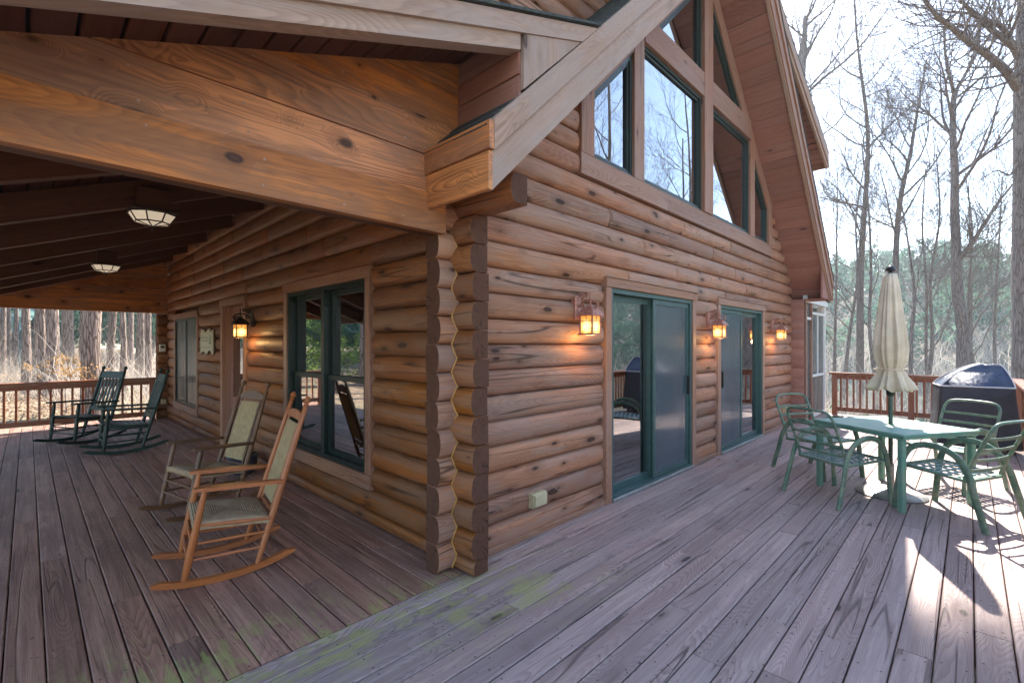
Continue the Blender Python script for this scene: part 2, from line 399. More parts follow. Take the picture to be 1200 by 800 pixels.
M['far_leaves'] = leaf_mat("far_evergreen_leaves", (0.025, 0.10, 0.075), (0.13, 0.24, 0.14), nsc=0.12)
M['twigs'] = leaf_mat("dry_brush_twigs", (0.24, 0.19, 0.15), (0.74, 0.67, 0.60), trans=0.4, nsc=0.15)
M['dry_leaves'] = leaf_mat("dry_leaves", (0.30, 0.15, 0.06), (0.55, 0.36, 0.16), trans=0.4)
M['shrub'] = leaf_mat("bright_shrub_leaves", (0.05, 0.10, 0.02), (0.20, 0.28, 0.07), nsc=0.8)

def ground_mat():
    t = NT("leaf_litter_ground")
    g = t.n("ShaderNodeNewGeometry").outputs["Position"]
    n1 = t.noise(g, 0.25, 5.0, 0.65); n2 = t.noise(g, 5.0, 5.0, 0.7); n3 = t.noise(g, 0.05, 2.0)
    c = t.mix(t.ramp(n2, 0.35, 0.65), (0.12, 0.085, 0.06), (0.36, 0.26, 0.18))
    c = t.mix(t.ramp(n1, 0.45, 0.65, 0, 0.7), c, (0.20, 0.17, 0.10))
    c = t.mix(t.ramp(n3, 0.5, 0.62, 0, 0.5), c, (0.10, 0.13, 0.05))
    sx = t.n("ShaderNodeSeparateXYZ"); t.l(g, sx.inputs[0])
    c = t.mix(t.math('MULTIPLY', t.ramp(sx.outputs[0], 22, 45, 0, 0.85), t.ramp(n1, 0.35, 0.5, 0.4, 1.0)), c, (0.055, 0.085, 0.075))  # far slope: understory green, with bluish shade mixed into the colour too
    t.bsdf(c, 0.95, bump=n2, bstr=0.8, bdist=0.05, spec=0.1)
    return t.m
M['ground'] = ground_mat()
M['teal_roof'] = plain("pale_teal_metal_roof", (0.25, 0.42, 0.38), 0.5, var=0.15)
M['teal_wall'] = plain("grey_blue_siding", (0.10, 0.17, 0.20), 0.8, var=0.15)
M['concrete'] = plain("concrete_block", (0.25, 0.24, 0.22), 0.9)

# ------------------------------------------------------------------ object helpers
def link(name, me, parent=None, mat=None):
    o = bpy.data.objects.new(name, me)
    COL.objects.link(o)
    if parent is not None:
        o.parent = parent
    if mat is not None:
        if isinstance(mat, (list, tuple)):
            for m in mat: me.materials.append(m)
        else:
            me.materials.append(mat)
    return o

def pydata(name, V, F, mat=None, parent=None, smooth=False):
    me = bpy.data.meshes.new(name)
    me.from_pydata([tuple(v) for v in V], [], F)
    me.update()
    if smooth:
        me.polygons.foreach_set("use_smooth", [True] * len(me.polygons))
    return link(name, me, parent, mat)

def thing(name, label, cat, group=None, loc=(0, 0, 0), rot=0.0):
    o = bpy.data.objects.new(name, None)
    COL.objects.link(o)
    o.empty_display_size = 0.2
    o.location = loc
    o.rotation_euler = (0, 0, rot)
    o['label'] = label; o['category'] = cat
    if group: o['group'] = group
    return o

def tag(o, label, cat, group=None):
    o['label'] = label; o['category'] = cat
    if group: o['group'] = group
    return o

def copy_tree(o, parent=None):
    c = o.copy()
    COL.objects.link(c)
    c.parent = parent
    for ch in list(o.children):
        copy_tree(ch, c)
    return c

def rebase(root, loc):
    """Put the Empty of a thing built in world coordinates at its base."""
    v = Vector(loc)
    root.location = v
    for ch in root.children:
        ch.matrix_basis = Matrix.Translation(-v) @ ch.matrix_basis

def frame(p0, p1, up):
    p0 = Vector(p0); p1 = Vector(p1)
    x = (p1 - p0); L = x.length; x = x / L
    z = Vector(up); z = (z - x * z.dot(x)).normalized()
    y = z.cross(x)
    m = Matrix.Identity(4)
    for i, a in enumerate((x, y, z)):
        m[0][i], m[1][i], m[2][i] = a
    m[0][3], m[1][3], m[2][3] = p0
    return m, L

def rect(w, h, b=0.004):
    w /= 2; h /= 2
    return [(-w + b, -h), (w - b, -h), (w, -h + b), (w, h - b), (w - b, h), (-w + b, h), (-w, h - b), (-w, -h + b)]

def ext(name, prof, p0, p1, up, mat, parent=None, taper=None, smooth=False, endmat=None, free=0):
    """Extrude a (y,z) profile from p0 to p1; taper = (length, y scale, z scale) rounds the ends over."""
    m, L = frame(p0, p1, up)
    n = len(prof)
    rings = []
    if taper:
        t, sy, sz = taper
        a, b = ((0.004, 0.93, 0.99) if free == 1 else (t, sy, sz)), ((0.004, 0.93, 0.99) if free == 2 else (t, sy, sz))
        rings = [(0, a[1], a[2]), (a[0], 1, 1), (L - b[0], 1, 1), (L, b[1], b[2])]
    else:
        rings = [(0, 1, 1), (L, 1, 1)]
    V = []; F = []
    for x, sy, sz in rings:
        V += [(x, a * sy if a > 0 else a, b * sz) for a, b in prof]
    for k in range(len(rings) - 1):
        for i in range(n):
            j = (i + 1) % n
            F.append((k * n + i, k * n + j, (k + 1) * n + j, (k + 1) * n + i))
    F.append(tuple(range(n))[::-1])
    F.append(tuple((len(rings) - 1) * n + i for i in range(n)))
    me = bpy.data.meshes.new(name)
    me.from_pydata(V, [], F); me.update()
    if smooth:
        me.polygons.foreach_set("use_smooth", [len(p.vertices) == 4 for p in me.polygons])
        try: me.set_sharp_from_angle(angle=R(40))
        except Exception: pass
    mats = [mat] if endmat is None else [mat, endmat]
    o = link(name, me, parent, mats)
    if endmat is not None:
        me.polygons[-1].material_index = 1; me.polygons[-2].material_index = 1
    o.matrix_basis = m
    return o

def board(name, p0, p1, w, h, mat, parent=None, up=(0, 0, 1), b=0.004):
    """Straight timber: w across, h along up; p0 and p1 on its centre line."""
    return ext(name, rect(w, h, b), p0, p1, up, mat, parent)

def box(name, lo, hi, mat, parent=None, b=0.004, axis=0):
    lo = Vector(lo); hi = Vector(hi); c = (lo + hi) / 2; s = hi - lo
    if axis == 0:
        return board(name, (lo.x, c.y, c.z), (hi.x, c.y, c.z), s.y, s.z, mat, parent, (0, 0, 1), b)
    if axis == 1:
        return board(name, (c.x, lo.y, c.z), (c.x, hi.y, c.z), s.x, s.z, mat, parent, (0, 0, 1), b)
    return board(name, (c.x, c.y, lo.z), (c.x, c.y, hi.z), s.x, s.y, mat, parent, (0, 1, 0), b)

def prism(name, poly, y0, y1, mat, parent=None, d=(1, 0), axis='Y'):
    """Flat board cut to an outline: poly of (x,z) between y0 and y1 (axis Y) or (y,z) between x0 and x1 (axis X); d is its grain."""
    cx = poly[0]
    dx = Vector((d[0], d[1])).normalized()
    nx = Vector((-dx.y, dx.x))
    loc = [((Vector(q) - Vector(cx)).dot(dx), (Vector(q) - Vector(cx)).dot(nx)) for q in poly]
    n = len(loc)
    # signed area decides the winding
    ar = sum(loc[i][0] * loc[(i + 1) % n][1] - loc[(i + 1) % n][0] * loc[i][1] for i in range(n))
    if ar < 0: loc = loc[::-1]
    V = [(a, 0, b) for a, b in loc] + [(a, y1 - y0, b) for a, b in loc]
    F = [tuple(range(n)), tuple(range(n, 2 * n))[::-1]]
    for i in range(n):
        j = (i + 1) % n
        F.append((i, i + n, j + n, j))
    me = bpy.data.meshes.new(name); me.from_pydata(V, [], F); me.update()
    o = link(name, me, parent, mat)
    m = Matrix.Identity(4)
    if axis == 'Y':
        X = Vector((dx.x, 0, dx.y)); Z = Vector((nx.x, 0, nx.y)); Y = Vector((0, 1, 0)); P = Vector((cx[0], y0, cx[1]))
    else:
        X = Vector((0, dx.x, dx.y)); Z = Vector((0, nx.x, nx.y)); Y = Vector((-1, 0, 0)); P = Vector((y1, cx[0], cx[1]))
    for i, a in enumerate((X, Y, Z)):
        m[0][i], m[1][i], m[2][i] = a
    m[0][3], m[1][3], m[2][3] = P
    o.matrix_basis = m
    return o

def inset(poly, w):
    n = len(poly)
    ar = sum(poly[i][0] * poly[(i + 1) % n][1] - poly[(i + 1) % n][0] * poly[i][1] for i in range(n))
    P = poly if ar > 0 else poly[::-1]
    out = []
    for i in range(n):
        a = Vector(P[i - 1]); b = Vector(P[i]); c = Vector(P[(i + 1) % n])
        e1 = (b - a).normalized(); e2 = (c - b).normalized()
        n1 = Vector((-e1.y, e1.x)); n2 = Vector((-e2.y, e2.x))
        bis = (n1 + n2); k = w / max(0.2, bis.dot(n1)) 
        out.append(tuple(b + bis * k))
    return P, out

def ringframe(name, poly, w, d0, d1, mat, parent, plane):
    """Picture-frame ring of width w; plane 'Y': poly is (x,z), depth along Y; plane 'X': poly is (y,z), depth along X."""
    P, Q = inset(poly, w)
    n = len(P)
    f = (lambda a, d: (a[0], d, a[1])) if plane == 'Y' else (lambda a, d: (d, a[0], a[1]))
    V = [f(a, d0) for a in P] + [f(a, d0) for a in Q] + [f(a, d1) for a in P] + [f(a, d1) for a in Q]
    F = []
    for i in range(n):
        j = (i + 1) % n
        F += [(i, j, n + j, n + i), (2 * n + i, 3 * n + i, 3 * n + j, 2 * n + j), (i, 2 * n + i, 2 * n + j, j), (n + i, n + j, 3 * n + j, 3 * n + i)]
    if plane == 'X': F = [q[::-1] for q in F]
    return pydata(name, V, F, mat, parent)

def sheet(name, poly, d, mat, parent, plane, th=0.006):
    f = (lambda a, d_: (a[0], d_, a[1])) if plane == 'Y' else (lambda a, d_: (d_, a[0], a[1]))
    n = len(poly)
    V = [f(a, d) for a in poly] + [f(a, d + th) for a in poly]
    F = [tuple(range(n)), tuple(range(n, 2 * n))[::-1]] + [(i, n + i, n + (i + 1) % n, (i + 1) % n) for i in range(n)]
    c = Vector((0, 0, 0))
    for v in V: c += Vector(v)
    c /= len(V)
    o = pydata(name, [Vector(v) - c for v in V], F, mat, parent)
    o.location = c
    return o

def tube_arrays(pts, rad, sides=8, cap=True, flat=None):
    """Swept tube; rad is a number or one per point; flat=(a,b) makes the section an a x b oval/box."""
    pts = [Vector(p) for p in pts]
    n = len(pts)
    if not hasattr(rad, '__len__'): rad = [rad] * n
    V = []; F = []
    up = None
    for i in range(n):
        t = (pts[min(i + 1, n - 1)] - pts[max(i - 1, 0)]).normalized()
        if up is None:
            up = Vector((0, 0, 1)) if abs(t.z) < 0.9 else Vector((0, 1, 0))
            up = (up - t * up.dot(t)).normalized()
        else:
            up = (up - t * up.dot(t))
            up = up.normalized() if up.length > 1e-6 else t.orthogonal().normalized()
        s = t.cross(up)
        for k in range(sides):
            a = 2 * math.pi * (k + 0.5) / sides
            V.append(pts[i] + (s * math.cos(a) * (flat[0] if flat else 1) + up * math.sin(a) * (flat[1] if flat else 1)) * rad[i])
    for i in range(n - 1):
        for k in range(sides):
            j = (k + 1) % sides
            F.append((i * sides + k, i * sides + j, (i + 1) * sides + j, (i + 1) * sides + k))
    if cap:
        F.append(tuple(range(sides))[::-1])
        F.append(tuple((n - 1) * sides + k for k in range(sides)))
    return V, F

def tube(name, pts, rad, mat, parent, sides=8, flat=None, smooth=True, up0=None):
    V, F = tube_arrays(pts, rad, sides, True, flat)
    o = pydata(name, V, F, mat, parent, smooth)
    if smooth:
        try: o.data.set_sharp_from_angle(angle=R(50))
        except Exception: pass
    return o

def turned(name, p0, p1, prof, mat, parent, sides=10):
    """Turned post: prof = [(fraction, radius)...] along p0-p1; local X is the grain."""
    m, L = frame(p0, p1, (0, 0, 1) if abs((Vector(p1) - Vector(p0)).normalized().z) < 0.95 else (0, 1, 0))
    V = []; F = []
    for f, r in prof:
        for k in range(sides):
            a = 2 * math.pi * k / sides
            V.append((f * L, r * math.cos(a), r * math.sin(a)))
    n = len(prof)
    for i in range(n - 1):
        for k in range(sides):
            j = (k + 1) % sides
            F.append((i * sides + k, i * sides + j, (i + 1) * sides + j, (i + 1) * sides + k))
    F.append(tuple(range(sides))[::-1]); F.append(tuple((n - 1) * sides + k for k in range(sides)))
    o = pydata(name, V, F, mat, parent, True)
    try: o.data.set_sharp_from_angle(angle=R(50))
    except Exception: pass
    o.matrix_basis = m
    return o

def smoothpath(pts, n=6):
    """Catmull-Rom through the points."""
    P = [Vector(p) for p in pts]
    out = []
    for i in range(len(P) - 1):
        a = P[max(i - 1, 0)]; b = P[i]; c = P[i + 1]; d = P[min(i + 2, len(P) - 1)]
        for k in range(n):
            t = k / n
            out.append(0.5 * ((2 * b) + (c - a) * t + (2 * a - 5 * b + 4 * c - d) * t * t + (3 * b - a - 3 * c + d) * t ** 3))
    out.append(P[-1])
    return out

# ================================================================== TERRAIN AND DECK
def gz(x, y):
    """Height of the ground: a shelf round the cabin, a valley beyond the deck and the far slope."""
    s = max(x - 12.5, -(y + 1.6))
    if x > 8 and y < -1: s = max(s, math.hypot(max(x - 12.5, 0), max(-(y + 1.6), 0)))
    base = -0.75
    if s > 0:
        if s < 38:
            k = s / 38; k = k * k * (3 - 2 * k)
            base = -0.75 - 0.8 * min(1, s / 3) - 6.0 * k
        else:
            k = min(1, (s - 38) / 95); k = k * k * (3 - 2 * k)
            ax_ = max(x - 12.5, 0); ay_ = max(-(y + 1.6), 0)
            base = -7.55 + (9.0 + 13.0 * ax_ / (ax_ + ay_ + 1e-6)) * k
    back = max(y - 12, -x - 4, 0)
    base += 0.012 * back if s <= 0 else 0
    base += 0.25 * math.sin(x * 0.23 + y * 0.11) * min(1, max(s, back) / 12) + 0.12 * math.sin(x * 0.7 - y * 0.5) * min(1, max(s, back) / 12)
    return base

def build_ground():
    ax = []
    v = 0.0; step = 1.5
    while v < 200:
        ax.append(v); step *= 1.045; v += step
    xs = sorted([6 - a for a in ax[1:]] + [6 + a for a in ax]); ys = sorted([5 - a for a in ax[1:]] + [5 + a for a in ax])
    V = [(x, y, gz(x, y)) for y in ys for x in xs]
    n = len(xs)
    F = [(j * n + i, j * n + i + 1, (j + 1) * n + i + 1, (j + 1) * n + i) for j in range(len(ys) - 1) for i in range(n - 1)]
    o = pydata("ground", V, F, M['ground'], None, True)
    o['kind'] = 'structure'
build_ground()

wt = NT("lake_water")
wg = wt.n("ShaderNodeNewGeometry").outputs["Position"]
wt.bsdf((0.02, 0.045, 0.055), 0.06, bump=wt.noise(wt.vmath('MULTIPLY', wg, (1.0, 0.35, 1.0)), 1.6, 3.0, 0.6), bstr=0.25, bdist=0.05, spec=0.5)
lake = pydata("water", [(30, -120, -5.6), (80, -120, -5.6), (80, 60, -5.6), (30, 60, -5.6)], [(0, 1, 2, 3)], wt.m)
lake['kind'] = 'structure'

XP, YG = 2.002, 2.482            # joint planes of the two log walls (their round faces stand 40 mm proud)
YE = 11.6                      # far end of the porch
HC = 0.186                     # log course

deck = bpy.data.objects.new("deck", None); COL.objects.link(deck)
deck['kind'] = 'structure'
rng = random.Random(3)
BP = 0.141
def plank_run(axis, c, a0, a1, mat, joints):
    cuts = [a0] + sorted(j for j in joints if a0 + 0.4 < j < a1 - 0.4) + [a1]
    for i in range(len(cuts) - 1):
        s, e = cuts[i] + (0.002 if i else 0), cuts[i + 1] - 0.002
        z = -0.019 + rng.uniform(-0.0015, 0.0012)
        w = 0.1350 + rng.uniform(-0.002, 0.001)
        if axis == 'X':
            board("plank", (s, c, z), (e, c, z), w, 0.038, mat, deck, b=0.005)
        else:
            board("plank", (c, s, z), (c, e, z), w, 0.038, mat, deck, b=0.005)
# boards along the gable wall, from the cabin face to the rail behind the photographer
y = 2.31
k = 0
while y > -0.62:
    off = [(-0.9, 2.9, 6.4, 9.6), (0.9, 4.1, 7.7, 10.9), (1.7, 5.2, 8.4, 11.2), (2.35, 5.0, 6.9, 10.2), (3.3, 4.55, 7.2, 9.9)][(k * 2 + k // 3) % 5]
    plank_run('X', y, -1.35, 12.13, M['deck'], [o_ + rng.uniform(-0.25, 0.25) for o_ in off])
    y -= BP; k += 1
# two boards run on beside the wall face under the tails
plank_run('X', 2.31 + BP, 2.2, 12.13, M['deck'], [4.4, 7.9])
# porch boards run the other way
x = -1.28
k = 0
while x < 2.0:
    off = [(4.6, 8.1), (3.35, 6.6, 9.9), (5.9, 9.0), (3.9, 7.4), (2.9, 5.2, 8.6)][(k * 3) % 5]
    plank_run('Y', x, 2.31 + BP / 2 + 0.004, YE + 0.62, M['deck_sheltered'], [o_ + rng.uniform(-0.3, 0.3) for o_ in off])
    x += BP; k += 1
for nm, p0, p1 in (("rim_joist", (-1.36, -0.66, -0.14), (12.17, -0.66, -0.14)), ("rim_joist", (12.16, -0.6, -0.14), (12.16, 2.5, -0.14)), ("rim_joist", (-1.37, -0.6, -0.14), (-1.37, YE + 0.62, -0.14)), ("rim_joist", (-1.3, YE + 0.64, -0.14), (2.0, YE + 0.64, -0.14))):
    board(nm, p0, p1, 0.04, 0.2, M['rail'], deck)
for jx in np.arange(-0.9, 12.2, 0.9):
    board("joist", (jx, -0.62, -0.15), (jx, 2.4, -0.15), 0.04, 0.2, M['rafter'], deck)
for jy in np.arange(2.6, 12.2, 0.9):
    board("joist", (-1.33, jy, -0.15), (2.0, jy, -0.15), 0.04, 0.2, M['rafter'], deck)
for px, py in ((12.0, -0.5), (12.0, 2.2), (9, -0.5), (6, -0.5), (3, -0.5), (0, -0.5), (-1.2, -0.5), (-1.2, 4), (-1.2, 8), (-1.2, 12.1), (1.5, 12.1)):
    board("deck_post", (px, py, gz(px, py) - 0.3), (px, py, -0.26), 0.14, 0.14, M['rail'], deck, up=(0, 1, 0))

# ================================================================== CABIN
cabin = thing("log_cabin", "brown log cabin with a steep glazed gable and a covered side porch", "cabin")
CX = 6.12                                  # ridge line
def zs(x): return 2.33 + 0.96 * ((x - 1.747) if x < CX else (2 * CX - 1.747 - x))     # soffit
def zt(x): return 2.715 + 0.96 * ((x - 1.747) if x < CX else (2 * CX - 1.747 - x))    # roof surface
XE, XEr = 1.747, 2 * CX - 1.747
XR = 10.19                                 # inner face of the right corner

def dlog(h=HC, sag=0.046, back=-0.105, n=11):
    P = []
    for i in range(n):
        z = -h / 2 + h * i / (n - 1)
        P.append((sag * (1 - (2 * z / h) ** 2) ** 0.52 if abs(2 * z / h) < 0.999 else 0.0, z))
    # order counter-clockwise seen from +x : outer face bottom to top, then back
    return [(-0.105 if back is None else back, -h / 2)] + P + [(back, h / 2)]
DL = dlog()
lr = random.Random(99)
def logprof(h=HC):
    return [(a, b) for a, b in dlog(h * 0.968, 0.040 * lr.uniform(0.85, 1.15))]
def glog(x0, x1, z, mat=None, tl=0.02):
    d = lr.uniform(-0.004, 0.004)
    free = x0 < 1.9
    ext("log", logprof(), (x1, YG + d, z + lr.uniform(-0.002, 0.002)), (x0 + (lr.uniform(-0.012, 0.006) if free else 0), YG + d, z), (0, 0, 1), mat or M['log_weathered'], cabin, taper=(tl, 0.45, 0.965), smooth=True, endmat=M['endgrain'], free=2 if free else 0)
def plog(y0, y1, z, mat=None, tl=0.02):
    d = lr.uniform(-0.004, 0.004)
    free = y0 < 2.5
    ext("log", logprof(), (XP + d, y0 - (lr.uniform(-0.006, 0.012) if free else 0), z + lr.uniform(-0.002, 0.002)), (XP + d, y1, z), (0, 0, 1), mat or M['log'], cabin, taper=(tl, 0.45, 0.965), smooth=True, endmat=M['endgrain'], free=1 if free else 0)

rng = random.Random(11)
def spans(a, b, holes):
    out = []; s = a
    for h0, h1 in holes:
        if h0 > s: out.append((s, min(h0, b)))
        s = max(s, h1)
    if s < b: out.append((s, b))
    return [q for q in out if q[1] - q[0] > 0.05]
def butts(a, b, lo=1.3, hi=3.6):
    out = [a]
    while b - out[-1] > hi:
        out.append(out[-1] + rng.uniform(lo, hi))
    if len(out) > 1 and b - out[-1] < 0.5: out.pop()
    return list(zip(out, out[1:] + [b]))
D1 = (3.755, 5.765); D2 = (2 * CX - 5.765, 2 * CX - 3.755)
# gable wall
k = 0
while True:
    zc = 0.01 + HC * (k + 0.5)
    zb = 0.01 + HC * k
    if zb > 6.3: break
    lo = 1.85 if zb < 2.3 else max(2.05, XE + (zb - 2.33) / 0.96 + 0.10)
    hi = XR + 0.02 if zb < 2.3 else min(XR + 0.02, 2 * CX - lo)
    holes = []
    if zb < 2.04: holes = [D1, D2]
    if zb > 2.97: holes = [(3.37, 8.87)]
    for a, b in spans(lo, hi, holes):
        if k < 11 and a < 1.9:
            # the tail past the corner is the sheltered end of the same log
            for s, e in butts(a, b, 1.0, 2.6): glog(s, e, zc)
        else:
            for s, e in butts(a, b): glog(s, e, zc)
    k += 1
# porch wall; its courses sit half a log higher
W1 = (3.53, 5.40); PD = (6.70, 7.84); W2 = (9.16, 10.96)
k = -1
while True:
    zb = 0.103 + HC * k
    if zb > 3.4: break
    h = HC
    zc = zb + HC / 2
    a = 2.27 if k < 12 else (1.93 if k == 12 else 2.56)
    holes = []
    if k < 11:
        if k >= 1: holes = [W1, PD, W2]
        else: holes = [PD]
    if k == -1:
        for s, e in spans(a, YE + 0.3, holes):
            for s2, e2 in butts(s, e): ext("log", dlog(0.093, 0.03), (XP, s2, 0.0565), (XP, e2, 0.0565), (0, 0, 1), M['log'], cabin, taper=(0.02, 0.5, 0.96), smooth=True, endmat=M['endgrain'])
    else:
        for s, e in spans(a, YE + 0.3, holes):
            for s2, e2 in butts(s, e, 1.2, 3.2): plog(s2, e2, zc)
    k += 1
# inside faces of the two walls close the cabin
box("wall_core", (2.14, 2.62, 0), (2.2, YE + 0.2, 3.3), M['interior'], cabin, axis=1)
# right corner: tails of the end wall seen from the side
k = -1
while 0.103 + HC * k < 2.3:
    zc = 0.103 + HC * (k + 0.5)
    hh = HC
    if k == -1: zc, hh = 0.0565, 0.093
    ext("log", [(-0.07, -hh / 2), (0.0, -hh / 2), (0.018, -hh / 4), (0.022, 0), (0.018, hh / 4), (0, hh / 2), (-0.07, hh / 2)], (XR + 0.02, 2.24, zc), (XR + 0.02, 2.6, zc), (0, 0, 1), M['log_weathered'] if k > 90 else M['soffit'], cabin, taper=(0.015, 0.6, 0.97), smooth=True, endmat=M['endgrain'])
    k += 1
# caulk where the tails cross
cp = []
for i in range(0, 12 * 8):
    z = 0.02 + 2.24 * i / 95
    def prof(z, z0):
        u = ((z - z0) % HC) / HC * 2 - 1
        return 0.038 * max(0.0, 1 - u * u) ** 0.52
    cp.append((XP - prof(z, 0.103) - 0.002, YG - prof(z, 0.01) - 0.002, z))
tube("caulk_line", cp, 0.005, M['caulk'], cabin, 6)
# plate log under the eave is the course that runs out; a thin trim hides the wall foot
board("base_board", (2.2, 2.452, 0.024), (D1[0], 2.452, 0.024), 0.03, 0.045, M['trim'], cabin)
board("base_board", (D1[1], 2.452, 0.024), (D2[0], 2.452, 0.024), 0.03, 0.045, M['trim'], cabin)
board("base_board", (D2[1], 2.452, 0.024), (XR, 2.452, 0.024), 0.03, 0.045, M['trim'], cabin)
# cores that stop light
def wallcore(x0, x1, z0, z1):
    box("wall_core", (x0, 2.585, z0), (x1, 2.63, z1), M['interior'], cabin)
wallcore(2.2, D1[0] + 0.05, 0, 2.98); wallcore(D1[1] - 0.05, D2[0] + 0.05, 0, 2.05); wallcore(D2[1] - 0.05, XR, 0, 2.98); wallcore(D1[0] + 0.05, D2[1] - 0.05, 2.05, 2.98)
box("wall_core", (XR, 2.62, 0), (XR + 0.1, YE + 0.2, 2.4), M['log_weathered'], cabin, axis=1)
box("wall_core", (2.0, YE + 0.2, -0.2), (XR + 0.1, YE + 0.3, 3.3), M['log_weathered'], cabin)
prism("wall_core", [(2.2, 3.3), (XR, 2.45), (XR, 3.2), (CX, 6.5), (2.2, 3.3)][:4] + [(2.3, 3.4)], YE + 0.2, YE + 0.3, M['log_weathered'], cabin)
box("interior_floor", (2.2, 2.64, -0.05), (XR, YE, 0.0), M['interior'], cabin)
box("foundation", (2.1, 2.6, -1.6), (XR, YE + 0.2, -0.06), M['concrete'], cabin)

# ---- roof
def slab(name, pts, mat):           # closed solid from 8 corners
    F = [(0, 1, 2, 3), (7, 6, 5, 4), (0, 4, 5, 1), (1, 5, 6, 2), (2, 6, 7, 3), (3, 7, 4, 0)]
    return pydata(name, pts, F, mat, cabin)
YR0, YR1 = 1.87, YE + 0.7
def roof_slab(x0, x1, fn_lo, fn_hi, y0, y1, mat, name="roof_slab"):
    return slab(name, [(x0, y0, fn_lo(x0)), (x1, y0, fn_lo(x1)), (x1, y1, fn_lo(x1)), (x0, y1, fn_lo(x0)), (x0, y0, fn_hi(x0)), (x1, y0, fn_hi(x1)), (x1, y1, fn_hi(x1)), (x0, y1, fn_hi(x0))], mat)
roof_slab(XE + 0.03, 2.2, lambda x: zs(x) + 0.05, lambda x: zt(x) - 0.035, YR0 + 0.03, 2.44, M['shingle_edge'])
roof_slab(2.2, CX, lambda x: zs(x) + 0.05, lambda x: zt(x) - 0.035, YR0 + 0.03, YR1, M['shingle_edge'])
roof_slab(CX, XEr - 0.03, lambda x: zs(x) + 0.05, lambda x: zt(x) - 0.035, YR0 + 0.03, YR1, M['shingle_edge'])
# shingle courses of the left slope: single tabs where the picture can see them
cdir = Vector((1, 0, 0.96)).normalized()
def shingle(x0, y0, y1, L=0.26):
    p0 = Vector((x0, 0, zt(x0) - 0.030)); 
    n = Vector((-0.96, 0, 1)).normalized()
    a = p0 + n * 0.010; e = a + cdir * L - n * 0.008
    V = [(a.x, y0, a.z), (a.x, y1, a.z), (e.x, y1, e.z), (e.x, y0, e.z)]
    t = n * 0.012
    V += [(v[0] + t.x, v[1], v[2] + t.z) for v in V]
    pydata("shingle", V, [(0, 1, 2, 3), (7, 6, 5, 4), (0, 4, 5, 1), (1, 5, 6, 2), (2, 6, 7, 3), (3, 7, 4, 0)], M['shingle'], cabin)
rng = random.Random(5)
for c in range(28):
    x0 = XE - 0.03 + c * 0.14 * 0.721
    y = 1.835 - (0.16 if c % 2 else 0.0)
    while y < (2.40 if c < 9 else 3.4):
        y1 = y + 0.30
        shingle(x0 + rng.uniform(-0.006, 0.006), max(y, 1.842) + 0.003, min(y1 - 0.003, 2.44) if c < 9 else y1 - 0.003)
        y = y1
roof_slab(2.62, CX, lambda x: zt(x) - 0.03, lambda x: zt(x) - 0.012, 3.4, YR1, M['shingle'], "shingle_field")
roof_slab(CX, XEr + 0.02, lambda x: zt(x) - 0.03, lambda x: zt(x) - 0.006, 1.82, YR1, M['shingle'], "shingle_field")
roof_slab(XE + 2.6, CX, lambda x: zt(x) - 0.03, lambda x: zt(x) - 0.012, 1.82, 3.4, M['shingle'], "shingle_field")
# rake boards
def rake(side):
    f = (lambda x: x) if side < 0 else (lambda x: 2 * CX - x)
    a, b = XE, CX
    for (l0, h0, y0, y1) in ((2.543, 2.715, 1.83, 1.868), (2.328, 2.541, 1.852, 1.892)):
        poly = [(f(a), l0), (f(b), l0 + 0.96 * (b - a)), (f(b), h0 + 0.96 * (b - a)), (f(a), h0)]
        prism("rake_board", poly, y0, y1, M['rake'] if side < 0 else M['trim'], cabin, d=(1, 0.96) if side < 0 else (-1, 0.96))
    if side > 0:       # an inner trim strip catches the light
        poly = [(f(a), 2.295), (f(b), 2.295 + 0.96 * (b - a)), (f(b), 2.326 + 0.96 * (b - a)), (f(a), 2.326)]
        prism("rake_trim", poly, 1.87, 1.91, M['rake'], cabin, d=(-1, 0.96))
rake(-1); rake(1)
# eave fascia of the left slope, two boards
board("fascia_board", (XE - 0.012, 1.848, 2.436), (XE - 0.012, 2.425, 2.436), 0.03, 0.208, M['header'], cabin)
board("fascia_board", (XE - 0.022, 1.828, 2.620), (XE - 0.022, 2.425, 2.620), 0.034, 0.154, M['header'], cabin)
board("fascia_board", (XEr + 0.02, 1.84, 2.5), (XEr + 0.02, YR1, 2.5), 0.034, 0.37, M['trim'], cabin)
# soffit boards under the gable overhang, lapped, running back from the rake
def soffits(side, x_hi):
    f = (lambda x: x) if side < 0 else (lambda x: 2 * CX - x)
    s = 0.0
    L = (CX - XE) * math.hypot(1, 0.96)
    r = random.Random(21)
    while s < L - 0.02:
        w = r.choice((0.135, 0.135, 0.135, 0.24, 0.30))
        w = min(w, L - s)
        xm = XE + (s + w / 2) / math.hypot(1, 0.96)
        n = Vector((0.96 if side > 0 else -0.96, 0, 1)).normalized()
        dz = r.uniform(0.004, 0.014) if r.random() < 0.6 else 0.018
        p = Vector((f(xm), 0, zs(xm))) + n * dz
        yb = 2.49 if side < 0 else 2.50
        board("soffit_board", (p.x, 1.893, p.z), (p.x, yb, p.z), 0.018, w - 0.004, M['soffit'], cabin, up=Vector((1 if side < 0 else -1, 0, 0.96)), b=0.003)
        s += w
soffits(-1, CX); soffits(1, CX)
# boxed foot of the right rake
prism("rake_return", [(XEr - 0.55, 2.33), (XEr, 2.33), (XEr - 0.55, 2.33 + 0.52)], 1.895, 1.925, M['soffit'], cabin)
board("eave_soffit", (XEr - 0.14, 1.9, 2.338), (XEr - 0.14, 2.6, 2.338), 0.28, 0.016, M['soffit'], cabin)

